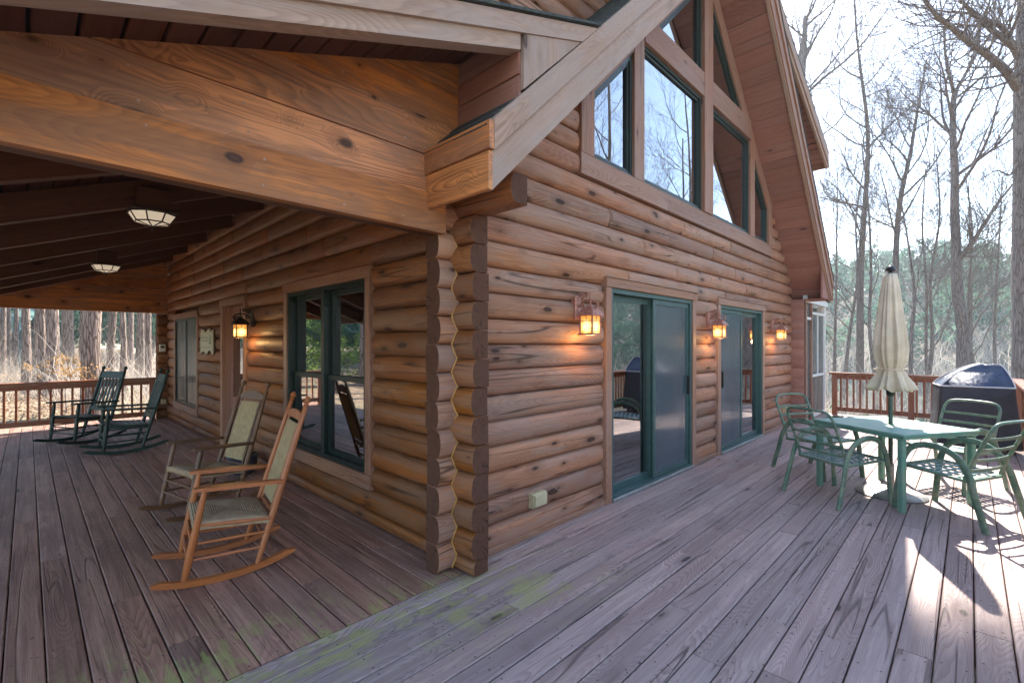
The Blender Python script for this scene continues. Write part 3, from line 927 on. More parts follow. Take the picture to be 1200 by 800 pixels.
# ---- shed dormers (both slopes) with the same flat pitch as the porch roof
DP = 0.385
def dormer(side):
    f = (lambda x: x) if side < 0 else (lambda x: 2 * CX - x)
    xe = 1.95
    ze = 4.84
    def lo(x): return ze + DP * ((x if side < 0 else 2 * CX - x) - xe)
    xi = xe + (ze - zs(xe)) / (0.96 - DP)          # meets the main soffit line
    ximax = min(xi + 0.3, CX - 0.2)
    x0, x1 = sorted((f(xe), f(ximax)))
    y0 = 1.90
    roof_slab(x0, x1, lambda x: lo(x) + 0.02, lambda x: lo(x) + 0.16, y0, YR1, M['shingle_edge'], "dormer_roof")
    roof_slab(x0, x1, lambda x: lo(x) + 0.165, lambda x: lo(x) + 0.18, y0 - 0.04, YR1, M['shingle'], "dormer_shingles")
    dd = (1, DP) if side < 0 else (-1, DP)
    poly = [(f(xe), ze - 0.02), (f(xi + 0.1), ze - 0.02 + DP * (xi + 0.1 - xe)), (f(xi + 0.1), ze + 0.17 + DP * (xi + 0.1 - xe)), (f(xe), ze + 0.17)]
    prism("dormer_rake", poly, y0 - 0.036, y0, M['rake'], cabin, d=dd)
    poly = [(f(xe), ze - 0.10), (f(xi), ze - 0.10 + DP * (xi - xe)), (f(xi), ze - 0.022 + DP * (xi - xe)), (f(xe), ze - 0.022)]
    prism("dormer_rake", poly, y0 - 0.016, y0 + 0.02, M['rake'], cabin, d=dd)
    # soffit boards
    s = xe
    r = random.Random(2)
    while s < xi:
        w = 0.14
        z = lo(f(s + w / 2)) + r.uniform(0.0, 0.012)
        board("dormer_soffit_board", (f(s + w / 2), y0 + 0.022, z), (f(s + w / 2), 2.56, z), w - 0.005, 0.016, M['soffit'], cabin, up=Vector((0 - (DP if side < 0 else -DP), 0, 1)))
        s += w
    board("dormer_fascia", (f(xe - 0.02), y0 - 0.03, ze + 0.04), (f(xe - 0.02), YR1, ze + 0.04), 0.03, 0.26, M['trim'], cabin)
    # cheek wall logs above the main slope
    kk = 0
    zb = 3.2
    while zb < ze + 0.4:
        xr = XE + (zb + 0.19 - 2.715) / 0.96
        xl = 2.25
        zlim = ze + DP * (xr - xe)
        if xr > xl + 0.1 and zb < zlim:
            a, b = sorted((f(xl), f(xr + 0.2)))
            ext("log", DL, (b, 2.60, zb + HC / 2), (a, 2.60, zb + HC / 2), (0, 0, 1), M['log_weathered'], cabin, smooth=True)
        zb += HC
    box("dormer_wall", (min(f(2.25), f(2.33)), 2.6, 3.0), (max(f(2.25), f(2.33)), YE, ze + 0.1), M['log_weathered'], cabin, axis=1)
dormer(-1); dormer(1)

# ---- porch roof
def zu(x): return 2.612 + 0.368 * x            # underside of its boards
PL = -1.30
PX1 = 2.70
r = random.Random(9)
x = PL
while x < 2.0:
    w = 0.138
    z = zu(x + w / 2) + 0.012
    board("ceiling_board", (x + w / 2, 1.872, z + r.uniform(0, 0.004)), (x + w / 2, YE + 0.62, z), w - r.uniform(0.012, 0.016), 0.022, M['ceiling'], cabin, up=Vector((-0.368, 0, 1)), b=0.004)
    x += w * 0.9385
roof_slab(PL, 2.02, lambda x: zu(x) + 0.03, lambda x: zu(x) + 0.055, 1.88, YE + 0.65, M['shingle_edge'], "porch_roof_deck")
def zp(x): return 3.40 + 0.368 * (x - 1.99)
roof_slab(PL - 0.03, 2.745, lambda x: zp(x) + 0.003 if x > 2.3 else zp(x) - 0.012, lambda x: zp(x) + 0.018, 1.81, YE + 0.68, M['shingle'], "porch_shingles")
# its rake: upper board in front, the lower lookout set back
ang = 0.368
def zk(x, b): return b + ang * (x - 1.99)
prism("porch_rake_board", [(PL, zk(PL, 3.285)), (2.55, zk(2.55, 3.285)), (2.735, zk(2.735, 3.392)), (PL, zk(PL, 3.392))], 1.83, 1.868, M['rake'], cabin, d=(1, ang))
prism("porch_rake_board", [(PL, zk(PL, 3.195)), (1.973, 3.189), (1.973, 3.279), (PL, zk(PL, 3.283))], 1.85, 1.935, M['rake'], cabin, d=(1, ang))
prism("rake_gusset", [(1.99, 2.965), (2.545, zk(2.545, 3.283)), (1.99, 3.283)], 1.84, 1.866, M['rake'], cabin, d=(0, 1))
# cheek boards between header and rake, above the eave
for (z0, z1) in ((2.92, 3.055), (3.06, 3.195), (3.20, 3.335)):
    board("cheek_board", (1.985, 1.868, (z0 + z1) / 2), (1.985, 2.42, (z0 + z1) / 2), 0.02, z1 - z0 - 0.004, M['soffit'], cabin)
board("cheek_board", (1.985, 1.87, 2.85), (1.985, 2.42, 2.85), 0.02, 0.13, M['soffit'], cabin)
# near header: five wide boards on the beam
hz = [2.20, 2.437, 2.672, 2.905, 3.13, 3.345]
for i in range(5):
    a, b = hz[i] + 0.0025, hz[i + 1] - 0.0025
    xl = max(PL, (a - 2.612) / 0.368) if a > zu(PL) else PL
    poly = [(xl, a), (1.862 if i < 1 else 1.985, a), (1.862 if i < 1 else 1.985, min(b, zu(1.98)))]
    if zu(xl) < b:
        xk = min(1.984, (b - 2.612) / 0.368)
        poly += [(xk, b)] if xk < 1.98 else []
        if a < zu(PL): poly += [(PL, zu(PL))]
    else:
        poly += [(xl, b)]
    prism("header_board", poly, (2.400, 2.416, 2.411, 2.418, 2.413)[i], 2.455, M['header'], cabin)
NV = []; NF = []
nr = random.Random(17)
for i in range(5):
    for nx_ in np.arange(-0.9, 1.95, 0.41):
        for q in (0.22, 0.78):
            zz = hz[i] + (hz[i + 1] - hz[i]) * q + nr.uniform(-0.01, 0.01); xx = nx_ + nr.uniform(-0.05, 0.05)
            if zz > zu(xx) - 0.02 or nr.random() < 0.3: continue
            yy = (2.400, 2.416, 2.411, 2.418, 2.413)[i] - 0.0015; rr2 = nr.uniform(0.004, 0.007); b0 = len(NV)
            NV += [(xx + rr2 * math.cos(k * math.pi / 3), yy, zz + rr2 * math.sin(k * math.pi / 3)) for k in range(6)] + [(xx + rr2 * math.cos(k * math.pi / 3), yy + 0.004, zz + rr2 * math.sin(k * math.pi / 3)) for k in range(6)]
            NF += [tuple(b0 + k for k in range(6))] + [(b0 + k, b0 + 6 + k, b0 + 6 + (k + 1) % 6, b0 + (k + 1) % 6) for k in range(6)]
nh = pydata("nail_heads", NV, NF, M['rake'], cabin); nh['kind'] = 'stuff'
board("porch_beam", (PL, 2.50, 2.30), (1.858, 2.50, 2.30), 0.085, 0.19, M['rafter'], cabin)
# rafters
for yy in (3.05, 3.7, 4.9, 6.1, 7.3, 8.65, 9.9, 11.1):
    p0 = Vector((PL + 0.05, yy, zu(PL + 0.05) - 0.115)); p1 = Vector((1.97, yy, zu(1.97) - 0.115))
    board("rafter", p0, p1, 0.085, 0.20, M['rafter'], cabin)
board("eave_beam", (PL + 0.16, 2.46, 2.05), (PL + 0.16, YE + 0.1, 2.05), 0.12, 0.14, M['rafter'], cabin)
for yy in (2.52, 7.0, YE + 0.02):
    board("porch_post", (PL + 0.16, yy, 0.0), (PL + 0.16, yy, 1.98), 0.15, 0.15, M['log'], cabin, up=(0, 1, 0))
# far header and the tails that frame it
for i in range(5):
    a, b = 2.11 + 0.237 * i + 0.0015, 2.11 + 0.237 * (i + 1) - 0.0015
    zr = lambda x: zu(x) + 0.028
    xa = max(PL, PL + (a - zr(PL)) / 0.368); xb = max(PL, PL + (b - zr(PL)) / 0.368)
    if xa > 1.9: break
    poly = [(xa, a), (1.97, a), (1.97, min(b, zr(1.97)))]
    if xb < 1.97: poly.append((xb, b))
    if xb > PL and xa == PL: poly.append((PL, zr(PL)))
    prism("header_board", poly, YE + 0.005, YE + 0.055, M['header'], cabin)
k = 0
while 0.01 + HC * k < 2.1:
    z = 0.01 + HC * (k + 0.5)
    h = min(HC, 2.108 - 0.01 - HC * k)
    ext("log", dlog(h), (2.0, YE + 0.06, 0.01 + HC * k + h / 2), (1.80, YE + 0.06, 0.01 + HC * k + h / 2), (0, 0, 1), M['log'], cabin, taper=(0.02, 0.5, 0.965), smooth=True, endmat=M['endgrain'])
    k += 1

# ---- gable windows
YT = 2.425                                   # front of the wide trims
def gtrim(nm, x0, x1, z0, z1, y0=YT, y1=2.53, mat='trim', axis=0):
    return box(nm, (x0, y0, z0), (x1, y1, z1), M[mat], cabin, axis=axis)
def slope_cut(x0, x1, z0, off):
    """Window outline under the roof slope, off below the soffit line."""
    za, zb = zs(x0) - off, zs(x1) - off
    if x1 <= CX: 
        if za < z0: x0 = XE + (z0 + off - 2.33) / 0.96; return [(x0, z0), (x1, z0), (x1, zb)]
        return [(x0, z0), (x1, z0), (x1, zb), (x0, za)]
    if zb < z0: x1 = 2 * CX - (XE + (z0 + off - 2.33) / 0.96); return [(x0, z0), (x1, z0), (x0, za)]
    return [(x0, z0), (x1, z0), (x1, zb), (x0, za)]
SL = 0.30
for i, (a, b) in enumerate(((3.36, 5.0), (5.0, 6.9), (6.9, 2 * CX - 3.36))):
    gtrim("sill_trim", a + 0.001, b - 0.001, 2.99, 3.18)
MIR = lambda x: 2 * CX - x
def post(x0, x1, z0, z1, y0=YT):
    return box("window_post", (x0, y0, z0), (x1, 2.53, z1), M['trim'], cabin, axis=2)
for s in (0, 1):
    g = (lambda a, b: (a, b)) if s == 0 else (lambda a, b: (MIR(b), MIR(a)))
    # corner post cut to the slope
    a, b = g(3.365, 3.56)
    prism("window_post", [(a, 3.182), (b, 3.182), (b, zs(b) - 0.005), (a, zs(a) - 0.005)], YT, 2.53, M['trim'], cabin, d=(0, 1))
    a, b = g(4.27, 4.47)
    prism("window_post", [(a, 3.182), (b, 3.182), (b, zs(b) - 0.005 if zs(b) < 4.9 else 4.9), (a, min(4.9, zs(a) - 0.005))], YT, 2.53, M['trim'], cabin, d=(0, 1))
    a, b = g(4.471, 5.985)
    gtrim("window_beam", a, b, 4.64, 4.94, y0=YT - 0.012)
    # sloping trim along the soffit
    xa, xb = 3.56, CX
    pl = [(xa, zs(xa) - SL), (xb, zs(xb) - SL), (xb, zs(xb) - 0.003), (xa, zs(xa) - 0.003)]
    if s: pl = [(MIR(p[0]), p[1]) for p in pl]
    prism("sloping_trim", pl, YT + 0.006, 2.53, M['trim'], cabin, d=(1, 0.96) if s == 0 else (-1, 0.96))
    wins = []
    a, b = g(3.56, 4.27); wins.append(slope_cut(a, b, 3.18, SL))
    a, b = g(4.47, 5.985); wins.append([(a, 3.18), (b, 3.18), (b, 4.64), (a, 4.64)])
    a, b = g(4.6, 5.985); wins.append(slope_cut(a, b, 4.94, SL))
    for w in wins:
        fr = ringframe("window", w, 0.04, 2.455, 2.54, M['frame_window'], cabin, 'Y')
        q = inset(w, 0.038)[1]
        ringframe("sash", q, 0.032, 2.475, 2.515, M['frame_window'], fr, 'Y')
        sheet("pane", inset(w, 0.066)[1], 2.495, M['glass'], fr, 'Y')
post(5.985, MIR(5.985), 3.182, zs(CX) - 0.02, YT - 0.018)

# ---- sliding doors
def sliding_door(x0, x1, screen_side):
    d = ringframe("sliding_door", [(x0, 0.0), (x1, 0.0), (x1, 2.035), (x0, 2.035)], 0.045, 2.44, 2.60, M['frame_green'], cabin, 'Y')
    xm = (x0 + x1) / 2
    for side in (-1, 1):
        a, b = (x0 + 0.045, xm + 0.03) if side < 0 else (xm - 0.03, x1 - 0.045)
        yy = 2.545 if side < 0 else 2.515
        w = [(a, 0.047), (b, 0.047), (b, 1.988), (a, 1.988)]
        ringframe("door_panel", w, 0.062, yy - 0.02, yy + 0.02, M['frame_green'], d, 'Y')
        sheet("pane", inset(w, 0.058)[1], yy - 0.004, M['glass'], d, 'Y')
    a, b = (x0 + 0.05, xm + 0.03) if screen_side < 0 else (xm - 0.03, x1 - 0.05)
    w = [(a, 0.05), (b, 0.05), (b, 1.985), (a, 1.985)]
    ringframe("screen_frame", w, 0.05, 2.462, 2.482, M['frame_green'], d, 'Y')
    sheet("insect_screen", inset(w, 0.047)[1], 2.47, M['screen'], d, 'Y', 0.002)
    hx = b - 0.035 if screen_side > 0 else a + 0.035
    o = box("handle", (hx - 0.014, 2.425, 0.90), (hx + 0.014, 2.462, 1.12), M['black'], d, axis=2)
    box("sill", (x0 + 0.002, 2.405, 0.001), (x1 - 0.002, 2.4385, 0.03), M['metal'], d)
for (a, b), ss in ((D1, 1), (D2, -1)):
    box("door_trim", (a, YT, 0.002), (a + 0.098, 2.59, 2.034), M['trim'], cabin, axis=2)
    box("door_trim", (b - 0.098, YT, 0.002), (b, 2.59, 2.034), M['trim'], cabin, axis=2)
    box("door_trim", (a - 0.012, YT - 0.012, 2.0355), (b + 0.012, 2.585, 2.125), M['trim'], cabin)
    box("drip_cap", (a - 0.012, YT - 0.026, 2.1265), (b + 0.012, YT + 0.05, 2.133), M['rake'], cabin, b=0.002)
    sliding_door(a + 0.1, b - 0.1, ss)
# rooms behind the glass
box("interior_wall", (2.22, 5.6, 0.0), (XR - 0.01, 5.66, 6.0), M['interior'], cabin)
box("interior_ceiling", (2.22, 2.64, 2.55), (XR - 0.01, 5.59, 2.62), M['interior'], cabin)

# ---- porch wall openings
XT = 1.955
def pwindow(y0, y1, z0, z1, kind):
    box("window_trim", (XT, y0, z0 + 0.12), (2.11, y0 + 0.085, z1 - 0.10), M['trim'], cabin, axis=2)
    box("window_trim", (XT, y1 - 0.085, z0 + 0.12), (2.11, y1, z1 - 0.10), M['trim'], cabin, axis=2)
    box("window_trim", (XT - 0.01, y0 - 0.01, z1 - 0.099), (2.11, y1 + 0.01, z1), M['trim'], cabin, axis=1)
    box("window_trim", (XT - 0.01, y0 - 0.01, z0), (2.11, y1 + 0.01, z0 + 0.119), M['trim'], cabin, axis=1)
    a, b, c, d = y0 + 0.087, y1 - 0.087, z0 + 0.121, z1 - 0.101
    fr = ringframe("window", [(a, c), (b, c), (b, d), (a, d)], 0.04, XT + 0.015, 2.11, M['frame_dark'], cabin, 'X')
    ym = (a + b) / 2
    box("mullion", (XT + 0.018, ym - 0.03, c + 0.04), (2.10, ym + 0.03, d - 0.04), M['frame_dark'], fr, axis=2)
    for s, e in ((a + 0.04, ym - 0.03), (ym + 0.03, b - 0.04)):
        zm = (c + d) / 2 - 0.05
        rows = ((c + 0.04, zm + 0.02, 2.03), (zm - 0.02, d - 0.04, 2.06)) if kind == 'hung' else ((c + 0.04, d - 0.04, 2.03),)
        for z_0, z_1, xx in rows:
            w = [(s, z_0), (e, z_0), (e, z_1), (s, z_1)]
            ringframe("sash", w, 0.045, xx - 0.014, xx + 0.014, M['frame_dark'], fr, 'X')
            sheet("pane", inset(w, 0.042)[1], xx, M['glass_dark'], fr, 'X')
        if kind != 'hung':
            sheet("insect_screen", [(s, c + 0.04), (e, c + 0.04), (e, d - 0.04), (s, d - 0.04)], XT + 0.03, M['screen_porch'], fr, 'X', 0.002)
pwindow(W1[0], W1[1], 0.30, 2.148, 'hung')
pwindow(W2[0], W2[1], 0.30, 2.06, 'screened')
box("interior_wall", (4.4, 2.64, 0.0), (4.46, YE, 2.5), M['interior'], cabin, axis=1)
# porch door, set back in its frame
box("door_trim", (XT, PD[0], 0.002), (2.13, PD[0] + 0.1, 2.034), M['trim'], cabin, axis=2)
box("door_trim", (XT, PD[1] - 0.1, 0.002), (2.13, PD[1], 2.034), M['trim'], cabin, axis=2)
box("door_trim", (XT - 0.01, PD[0] - 0.01, 2.036), (2.13, PD[1] + 0.01, 2.135), M['trim'], cabin, axis=1)
a, b = PD[0] + 0.102, PD[1] - 0.102
dr = ringframe("door", [(a, 0.02), (b, 0.02), (b, 2.03), (a, 2.03)], 0.13, 2.06, 2.10, M['soffit'], cabin, 'X')
sheet("pane", [(a + 0.13, 0.75), (b - 0.13, 0.75), (b - 0.13, 1.9), (a + 0.13, 1.9)], 2.075, M['glass_dark'], dr, 'X')
box("door_panel", (2.065, a + 0.125, 0.14), (2.095, b - 0.125, 0.75), M['soffit'], dr, axis=2)
tube("handle", [(2.055, a + 0.07, 1.0), (2.0, a + 0.07, 1.0), (2.0, a + 0.16, 1.0)], 0.011, M['bronze'], dr, 8)
rebase(cabin, (CX, 7.0, 0.0))

# ================================================================== RAILINGS
def railing(label, x0, y0, x1, y1, posts, ztop=0.9, gap=0.11, group="deck railings"):
    t = thing("railing", label, "railing", group)
    a = Vector((x0, y0, 0)); b = Vector((x1, y1, 0)); d = (b - a).normalized(); L = (b - a).length
    nrm = Vector((-d.y, d.x, 0))
    P = lambda s, z, o=0: tuple(a + d * s + nrm * o + Vector((0, 0, z)))
    board("top_rail", P(-0.04, ztop - 0.02), P(L + 0.04, ztop - 0.02), 0.14, 0.038, M['rail'], t)
    board("rail_stringer", P(0, ztop - 0.09), P(L, ztop - 0.09), 0.04, 0.09, M['rail'], t)
    board("bottom_rail", P(0, 0.13), P(L, 0.13), 0.04, 0.09, M['rail'], t)
    for s in posts:
        board("post", P(s, 0.0), P(s, ztop - 0.041), 0.09, 0.09, M['rail'], t, up=(0.01, 1, 0))
    n = int(L / gap)
    me = None
    for i in range(n):
        s = (i + 0.5) * L / n
        if min(abs(s - q) for q in posts) < 0.075: continue
        if me is None:
            o = board("baluster", P(s, 0.1, 0.038), P(s, ztop - 0.06, 0.038), 0.034, 0.034, M['rail'], t, up=(0.01, 1, 0))
            me = o.data; m0 = o.matrix_basis.copy(); p0 = Vector(P(s, 0.1, 0.038))
        else:
            o = link("baluster", me, t)
            o.matrix_basis = Matrix.Translation(Vector(P(s, 0.1, 0.038)) - p0) @ m0
    rebase(t, (x0, y0, 0))
    return t
railing("brown stained railing along the far side of the deck behind the covered grill", 12.0, -0.53, 12.0, 2.12, (0.02, 1.35, 2.6))
railing("long brown deck railing running toward the viewer from the corner beside the grill", -1.25, -0.58, 11.9, -0.58, (0.04, 2.2, 4.4, 6.6, 8.8, 11.0, 13.1))
railing("brown railing across the far end of the covered porch in front of the pine woods", -1.05, YE, 1.76, YE, (0.04, 2.77), ztop=0.84, gap=0.135)

# ================================================================== SCREENED PORCH
sp = thing("screened_porch", "grey screened porch with pale frame bars beyond the right corner of the cabin", "screened porch")
ys = 2.28
for x in (10.42, 10.86, 12.02):
    board("post", (x, ys, 0.0), (x, ys, 2.30), 0.07, 0.07, M['trim'] if x < 10.9 else M['white_plastic'], sp, up=(0, 1, 0))
for z in (0.06, 0.86, 2.12):
    board("rail", (10.895, ys, z), (11.985, ys, z), 0.05, 0.05, M['white_plastic'], sp)
board("rail", (10.455, ys, 2.0), (10.825, ys, 2.0), 0.05, 0.05, M['white_plastic'], sp)
board("rail", (11.44, ys, 0.885), (11.44, ys, 2.095), 0.035, 0.04, M['white_plastic'], sp, up=(0, 1, 0))
for a, b, c, d in ((10.455, 10.825, 0.05, 1.975), (10.895, 11.985, 0.085, 0.835), (10.895, 11.985, 0.885, 2.095), (10.455, 10.825, 2.025, 2.3)):
    sheet("screen_panel", [(a, c), (b, c), (b, d), (a, d)], ys, M['screen_porch'], sp, 'Y', 0.002)
prism("fascia_board", [(10.38, 2.302), (12.2, 2.302), (12.2, 2.40), (10.38, 2.58)], ys - 0.05, ys + 0.02, M['white_plastic'], sp)
for y in (2.32, 4.2, 6.2):
    board("post", (12.03, y + 0.04, 0.0), (12.03, y + 0.04, 2.3), 0.07, 0.07, M['white_plastic'], sp, up=(0, 1, 0))
for a, b in ((2.40, 4.2), (4.28, 6.2)):
    sheet("screen_panel", [(a, 0.05), (b, 0.05), (b, 2.28), (a, 2.28)], 12.03, M['screen_porch'], sp, 'X', 0.002)
o = pydata("roof", [(10.3, 2.2, 2.585), (12.3, 2.2, 2.40), (12.3, 6.4, 2.40), (10.3, 6.4, 2.585), (10.3, 2.2, 2.66), (12.3, 2.2, 2.47), (12.3, 6.4, 2.47), (10.3, 6.4, 2.66)],
           [(3, 2, 1, 0), (4, 5, 6, 7), (0, 1, 5, 4), (1, 2, 6, 5), (2, 3, 7, 6), (3, 0, 4, 7)], M['shingle'], sp)
box("floor_boards", (10.3, 2.4, -0.06), (12.05, 6.3, -0.005), M['deck_sheltered'], sp, axis=1)
rebase(sp, (11.2, 2.3, 0))

# ================================================================== LAMPS AND WALL FITTINGS
def lantern(label, pos, rot, mat):
    """pos = point on the wall face where the plate sits; local -Y points out of the wall."""
    t = thing("wall_lantern", label, "lantern", "lit wall lanterns", pos, rot)
    t.scale = (0.86, 0.86, 0.86)
    box("back_plate", (-0.05, -0.045, -0.10), (0.05, 0.03, 0.12), M[mat], t, b=0.015, axis=2)
    tube("bracket_arm", smoothpath([(0, -0.04, 0.02), (0, -0.10, 0.07), (0, -0.18, 0.085), (0, -0.26, 0.05), (0, -0.265, 0.015), (0, -0.235, 0.01)]), 0.009, M[mat], t, 8)
    for k, (y, z, s) in enumerate(((-0.075, 0.12, 0.034), (-0.125, 0.135, 0.03), (-0.085, 0.035, 0.028))):
        pts = []
        for i in range(22):
            a = i / 21 * 3.6 * math.pi
            rr = s * (1 - i / 26)
            pts.append((0.0, y + rr * math.cos(a), z + rr * math.sin(a)))
        tube("scroll", pts, 0.006, M[mat], t, 6)
    yc = -0.18
    tube("hanger", [(0, yc, 0.16), (0, yc, 0.02)], 0.008, M[mat], t, 8)
    # roof
    V = []; F = []
    for z, h in ((-0.075, 0.098), (-0.065, 0.098), (-0.01, 0.062), (0.03, 0.022)):
        V += [(-h, yc - h, z), (h, yc - h, z), (h, yc + h, z), (-h, yc + h, z)]
    for k in range(3):
        for i in range(4):
            j = (i + 1) % 4
            F.append((k * 4 + i, k * 4 + j, k * 4 + 4 + j, k * 4 + 4 + i))
    F += [(3, 2, 1, 0), (12, 13, 14, 15)]
    pydata("roof_cap", V, F, M[mat], t)
    cg = pydata("cage", [], [], M[mat], t)
    VV = []; FF = []
    def addbox(lo, hi):
        n = len(VV)
        for z in (lo[2], hi[2]):
            VV.extend([(lo[0], lo[1], z), (hi[0], lo[1], z), (hi[0], hi[1], z), (lo[0], hi[1], z)])
        FF.extend([tuple(n + q for q in f) for f in ((3, 2, 1, 0), (4, 5, 6, 7), (0, 1, 5, 4), (1, 2, 6, 5), (2, 3, 7, 6), (3, 0, 4, 7))])
    hb, ht = 0.070, 0.070
    for sx in (-1, 1):
        for sy in (-1, 1):
            addbox((sx * hb - 0.006, yc + sy * hb - 0.006, -0.245), (sx * hb + 0.006, yc + sy * hb + 0.006, -0.0755))
    addbox((-0.088, yc - 0.088, -0.262), (0.088, yc + 0.088, -0.2455))
    for z in (-0.125,):
        for s in (-1, 1):
            addbox((-hb + 0.006, yc + s * hb - 0.003, z - 0.003), (hb - 0.006, yc + s * hb + 0.003, z + 0.003))
            addbox((s * hb - 0.003, yc - hb + 0.006, z - 0.003), (s * hb + 0.003, yc + hb - 0.006, z + 0.003))
    for s in (-1, 1):
        addbox((-0.003, yc + s * hb - 0.003, -0.122), (0.003, yc + s * hb + 0.003, -0.0755))
        addbox((s * hb - 0.003, yc - 0.003, -0.122), (s * hb + 0.003, yc + 0.003, -0.0755))
    cg.data.clear_geometry(); cg.data.from_pydata(VV, [], FF); cg.data.update()
    for dx, dy in ((0, -1), (0, 1), (1, 0), (-1, 0)):
        c = Vector((dx * 0.066, yc + dy * 0.066, -0.16))
        u = Vector((dy, dx, 0)) * 0.062
        w = Vector((0, 0, 0.083))
        n = Vector((dx, dy, 0)) * 0.002
        V = [-u - w - n, u - w - n, u + w - n, -u + w - n, -u - w + n, u - w + n, u + w + n, -u + w + n]
        p = pydata("pane", V, [(0, 1, 2, 3), (7, 6, 5, 4), (0, 4, 5, 1), (1, 5, 6, 2), (2, 6, 7, 3), (3, 7, 4, 0)], M['amber'], cg)
        p.location = c
    ld = bpy.data.lights.new("lantern_light", 'POINT')
    ld.energy = 1.3; ld.color = (1.0, 0.55, 0.2); ld.shadow_soft_size = 0.05
    lo = bpy.data.objects.new("lantern_light", ld); COL.objects.link(lo); lo.parent = t; lo.location = (0, yc, -0.30)
    return t
LZ = 1.80
lantern("copper lantern just left of the nearer sliding door, closest to the cabin corner", (3.31, 2.452, LZ), 0, 'copper')
lantern("copper lantern on the short log wall between the two sliding doors", (6.16, 2.452, LZ), 0, 'copper')
lantern("copper lantern right of the farther sliding door, next to the screened porch", (8.92, 2.452, LZ), 0, 'copper')
lantern("dark bronze lantern glowing amber beside the porch door on the covered side", (1.972, 6.42, LZ), R(-90), 'bronze')

def ceiling_light(label, pos):
    t = thing("ceiling_light", label, "ceiling light", "porch ceiling lights", pos)
    box("mounting_box", (-0.11, -0.11, 0.02), (0.11, 0.11, 0.19), M['rafter'], t, b=0.01)
    box("canopy", (-0.15, -0.15, 0.0), (0.15, 0.15, 0.018), M['bronze'], t, b=0.01)
    n = 8
    ring = lambda r, z: [(r * math.cos(2 * math.pi * (k + 0.5) / n), r * math.sin(2 * math.pi * (k + 0.5) / n), z) for k in range(n)]
    r0, r1, r2 = ring(0.165, -0.005), ring(0.12, -0.075), (0, 0, -0.105)
    for k in range(n):
        j = (k + 1) % n
        V = [r0[k], r0[j], r1[j], r1[k]]
        pydata("shade_panel", V + [(a * 0.97, b * 0.97, c + 0.003) for a, b, c in V], [(0, 1, 2, 3), (7, 6, 5, 4), (0, 4, 5, 1), (1, 5, 6, 2), (2, 6, 7, 3), (3, 7, 4, 0)], M['frosted'], t)
        V = [r1[k], r1[j], r2]
        pydata("shade_panel", V + [(a * 0.9, b * 0.9, c + 0.004) for a, b, c in V], [(0, 1, 2), (5, 4, 3), (0, 3, 4, 1), (1, 4, 5, 2), (2, 5, 3, 0)], M['frosted'], t)
    VV = []; FF = []
    for k in range(n):
        for pts in ((r0[k], r1[k]), (r1[k], r2), (r1[k], r1[(k + 1) % n]), (r0[k], r0[(k + 1) % n])):
            V, F = tube_arrays(pts, 0.006, 5)
            FF += [tuple(q + len(VV) for q in f) for f in F]; VV += V
    pydata("cage", VV, FF, M['bronze'], t)
    tube("finial", [(0, 0, -0.10), (0, 0, -0.115), (0, 0, -0.13), (0, 0, -0.14)], [0.006, 0.012, 0.012, 0.004], M['bronze'], t, 8)
    return t
ceiling_light("frosted glass ceiling light under the porch roof, nearer to the beam", (0.72, 4.85, 2.575))
ceiling_light("frosted glass ceiling light under the porch roof, farther in near the pine woods end", (0.77, 8.70, 2.60))

def outlet(label, lo, hi, axis):
    t = thing("outlet_box", label, "outlet", "weatherproof outlets", tuple((Vector(lo) + Vector(hi)) / 2))
    c = t.location.copy()
    s = (Vector(hi) - Vector(lo)) / 2
    b = box("box", -s, s, M['box'], t, b=0.008, axis=axis)
    if axis == 0:
        box("flip_cover", (-s.x * 0.86, -s.y - 0.016, -s.z * 0.86), (s.x * 0.86, -s.y - 0.0005, s.z * 0.86), M['box'], t, b=0.008)
    else:
        box("flip_cover", (-s.x - 0.016, -s.y * 0.86, -s.z * 0.86), (-s.x - 0.0005, s.y * 0.86, s.z * 0.86), M['box'], t, b=0.008, axis=1)
outlet("beige outlet box low between the cabin corner and the nearer sliding door", (2.70, 2.40, 0.235), (2.86, 2.46, 0.345), 0)
outlet("beige outlet box low on the gable wall beside the screened porch", (9.60, 2.40, 0.24), (9.74, 2.46, 0.35), 0)
outlet("pale outlet box low on the log tails at the far end of the porch", (1.86, YE - 0.035, 0.30), (1.94, YE + 0.035, 0.40), 0)
th = thing("thermostat", "small white thermometer box on the log tails at the far end of the porch", "thermometer", None, (1.88, YE + 0.0, 1.42))
box("casing", (-0.05, -0.035, -0.07), (0.05, 0.02, 0.07), M['white_plastic'], th, b=0.006, axis=2)
box("dial_window", (-0.03, -0.0375, 0.0), (0.03, -0.0355, 0.045), M['black'], th, b=0.001)

# live-edge plaque on the porch wall
pq = thing("wall_plaque", "pale plaque with a ragged live edge and a small green pine on the log wall", "sign", None, (1.955, 8.50, 1.54))
r = random.Random(4)
pts = []
for i in range(14): pts.append((-0.36 + 0.72 * i / 13, -0.13 - r.uniform(0, 0.07) - (0.05 if i in (0, 1, 12, 13) else 0)))
for i in range(14): pts.append((0.36 - 0.72 * i / 13, 0.14 + r.uniform(-0.02, 0.06)))
def flatx(name, poly, x0, x1, mat, par):
    n = len(poly)
    V = [(x0, a, b) for a, b in poly] + [(x1, a, b) for a, b in poly]
    F = [tuple(range(n))[::-1], tuple(range(n, 2 * n))] + [(i, (i + 1) % n, n + (i + 1) % n, n + i) for i in range(n)]
    return pydata(name, V, F, mat, par)
M['plaque'] = plain("pale_plaque_wood", (0.52, 0.49, 0.38), 0.6, var=0.12, nscale=20)
M['plaque_bark'] = plain("plaque_bark", (0.07, 0.045, 0.03), 0.9, var=0.3)
flatx("bark_rim", [(a * 1.04, b * 1.07) for a, b in pts], -0.008, 0.02, M['plaque_bark'], pq)
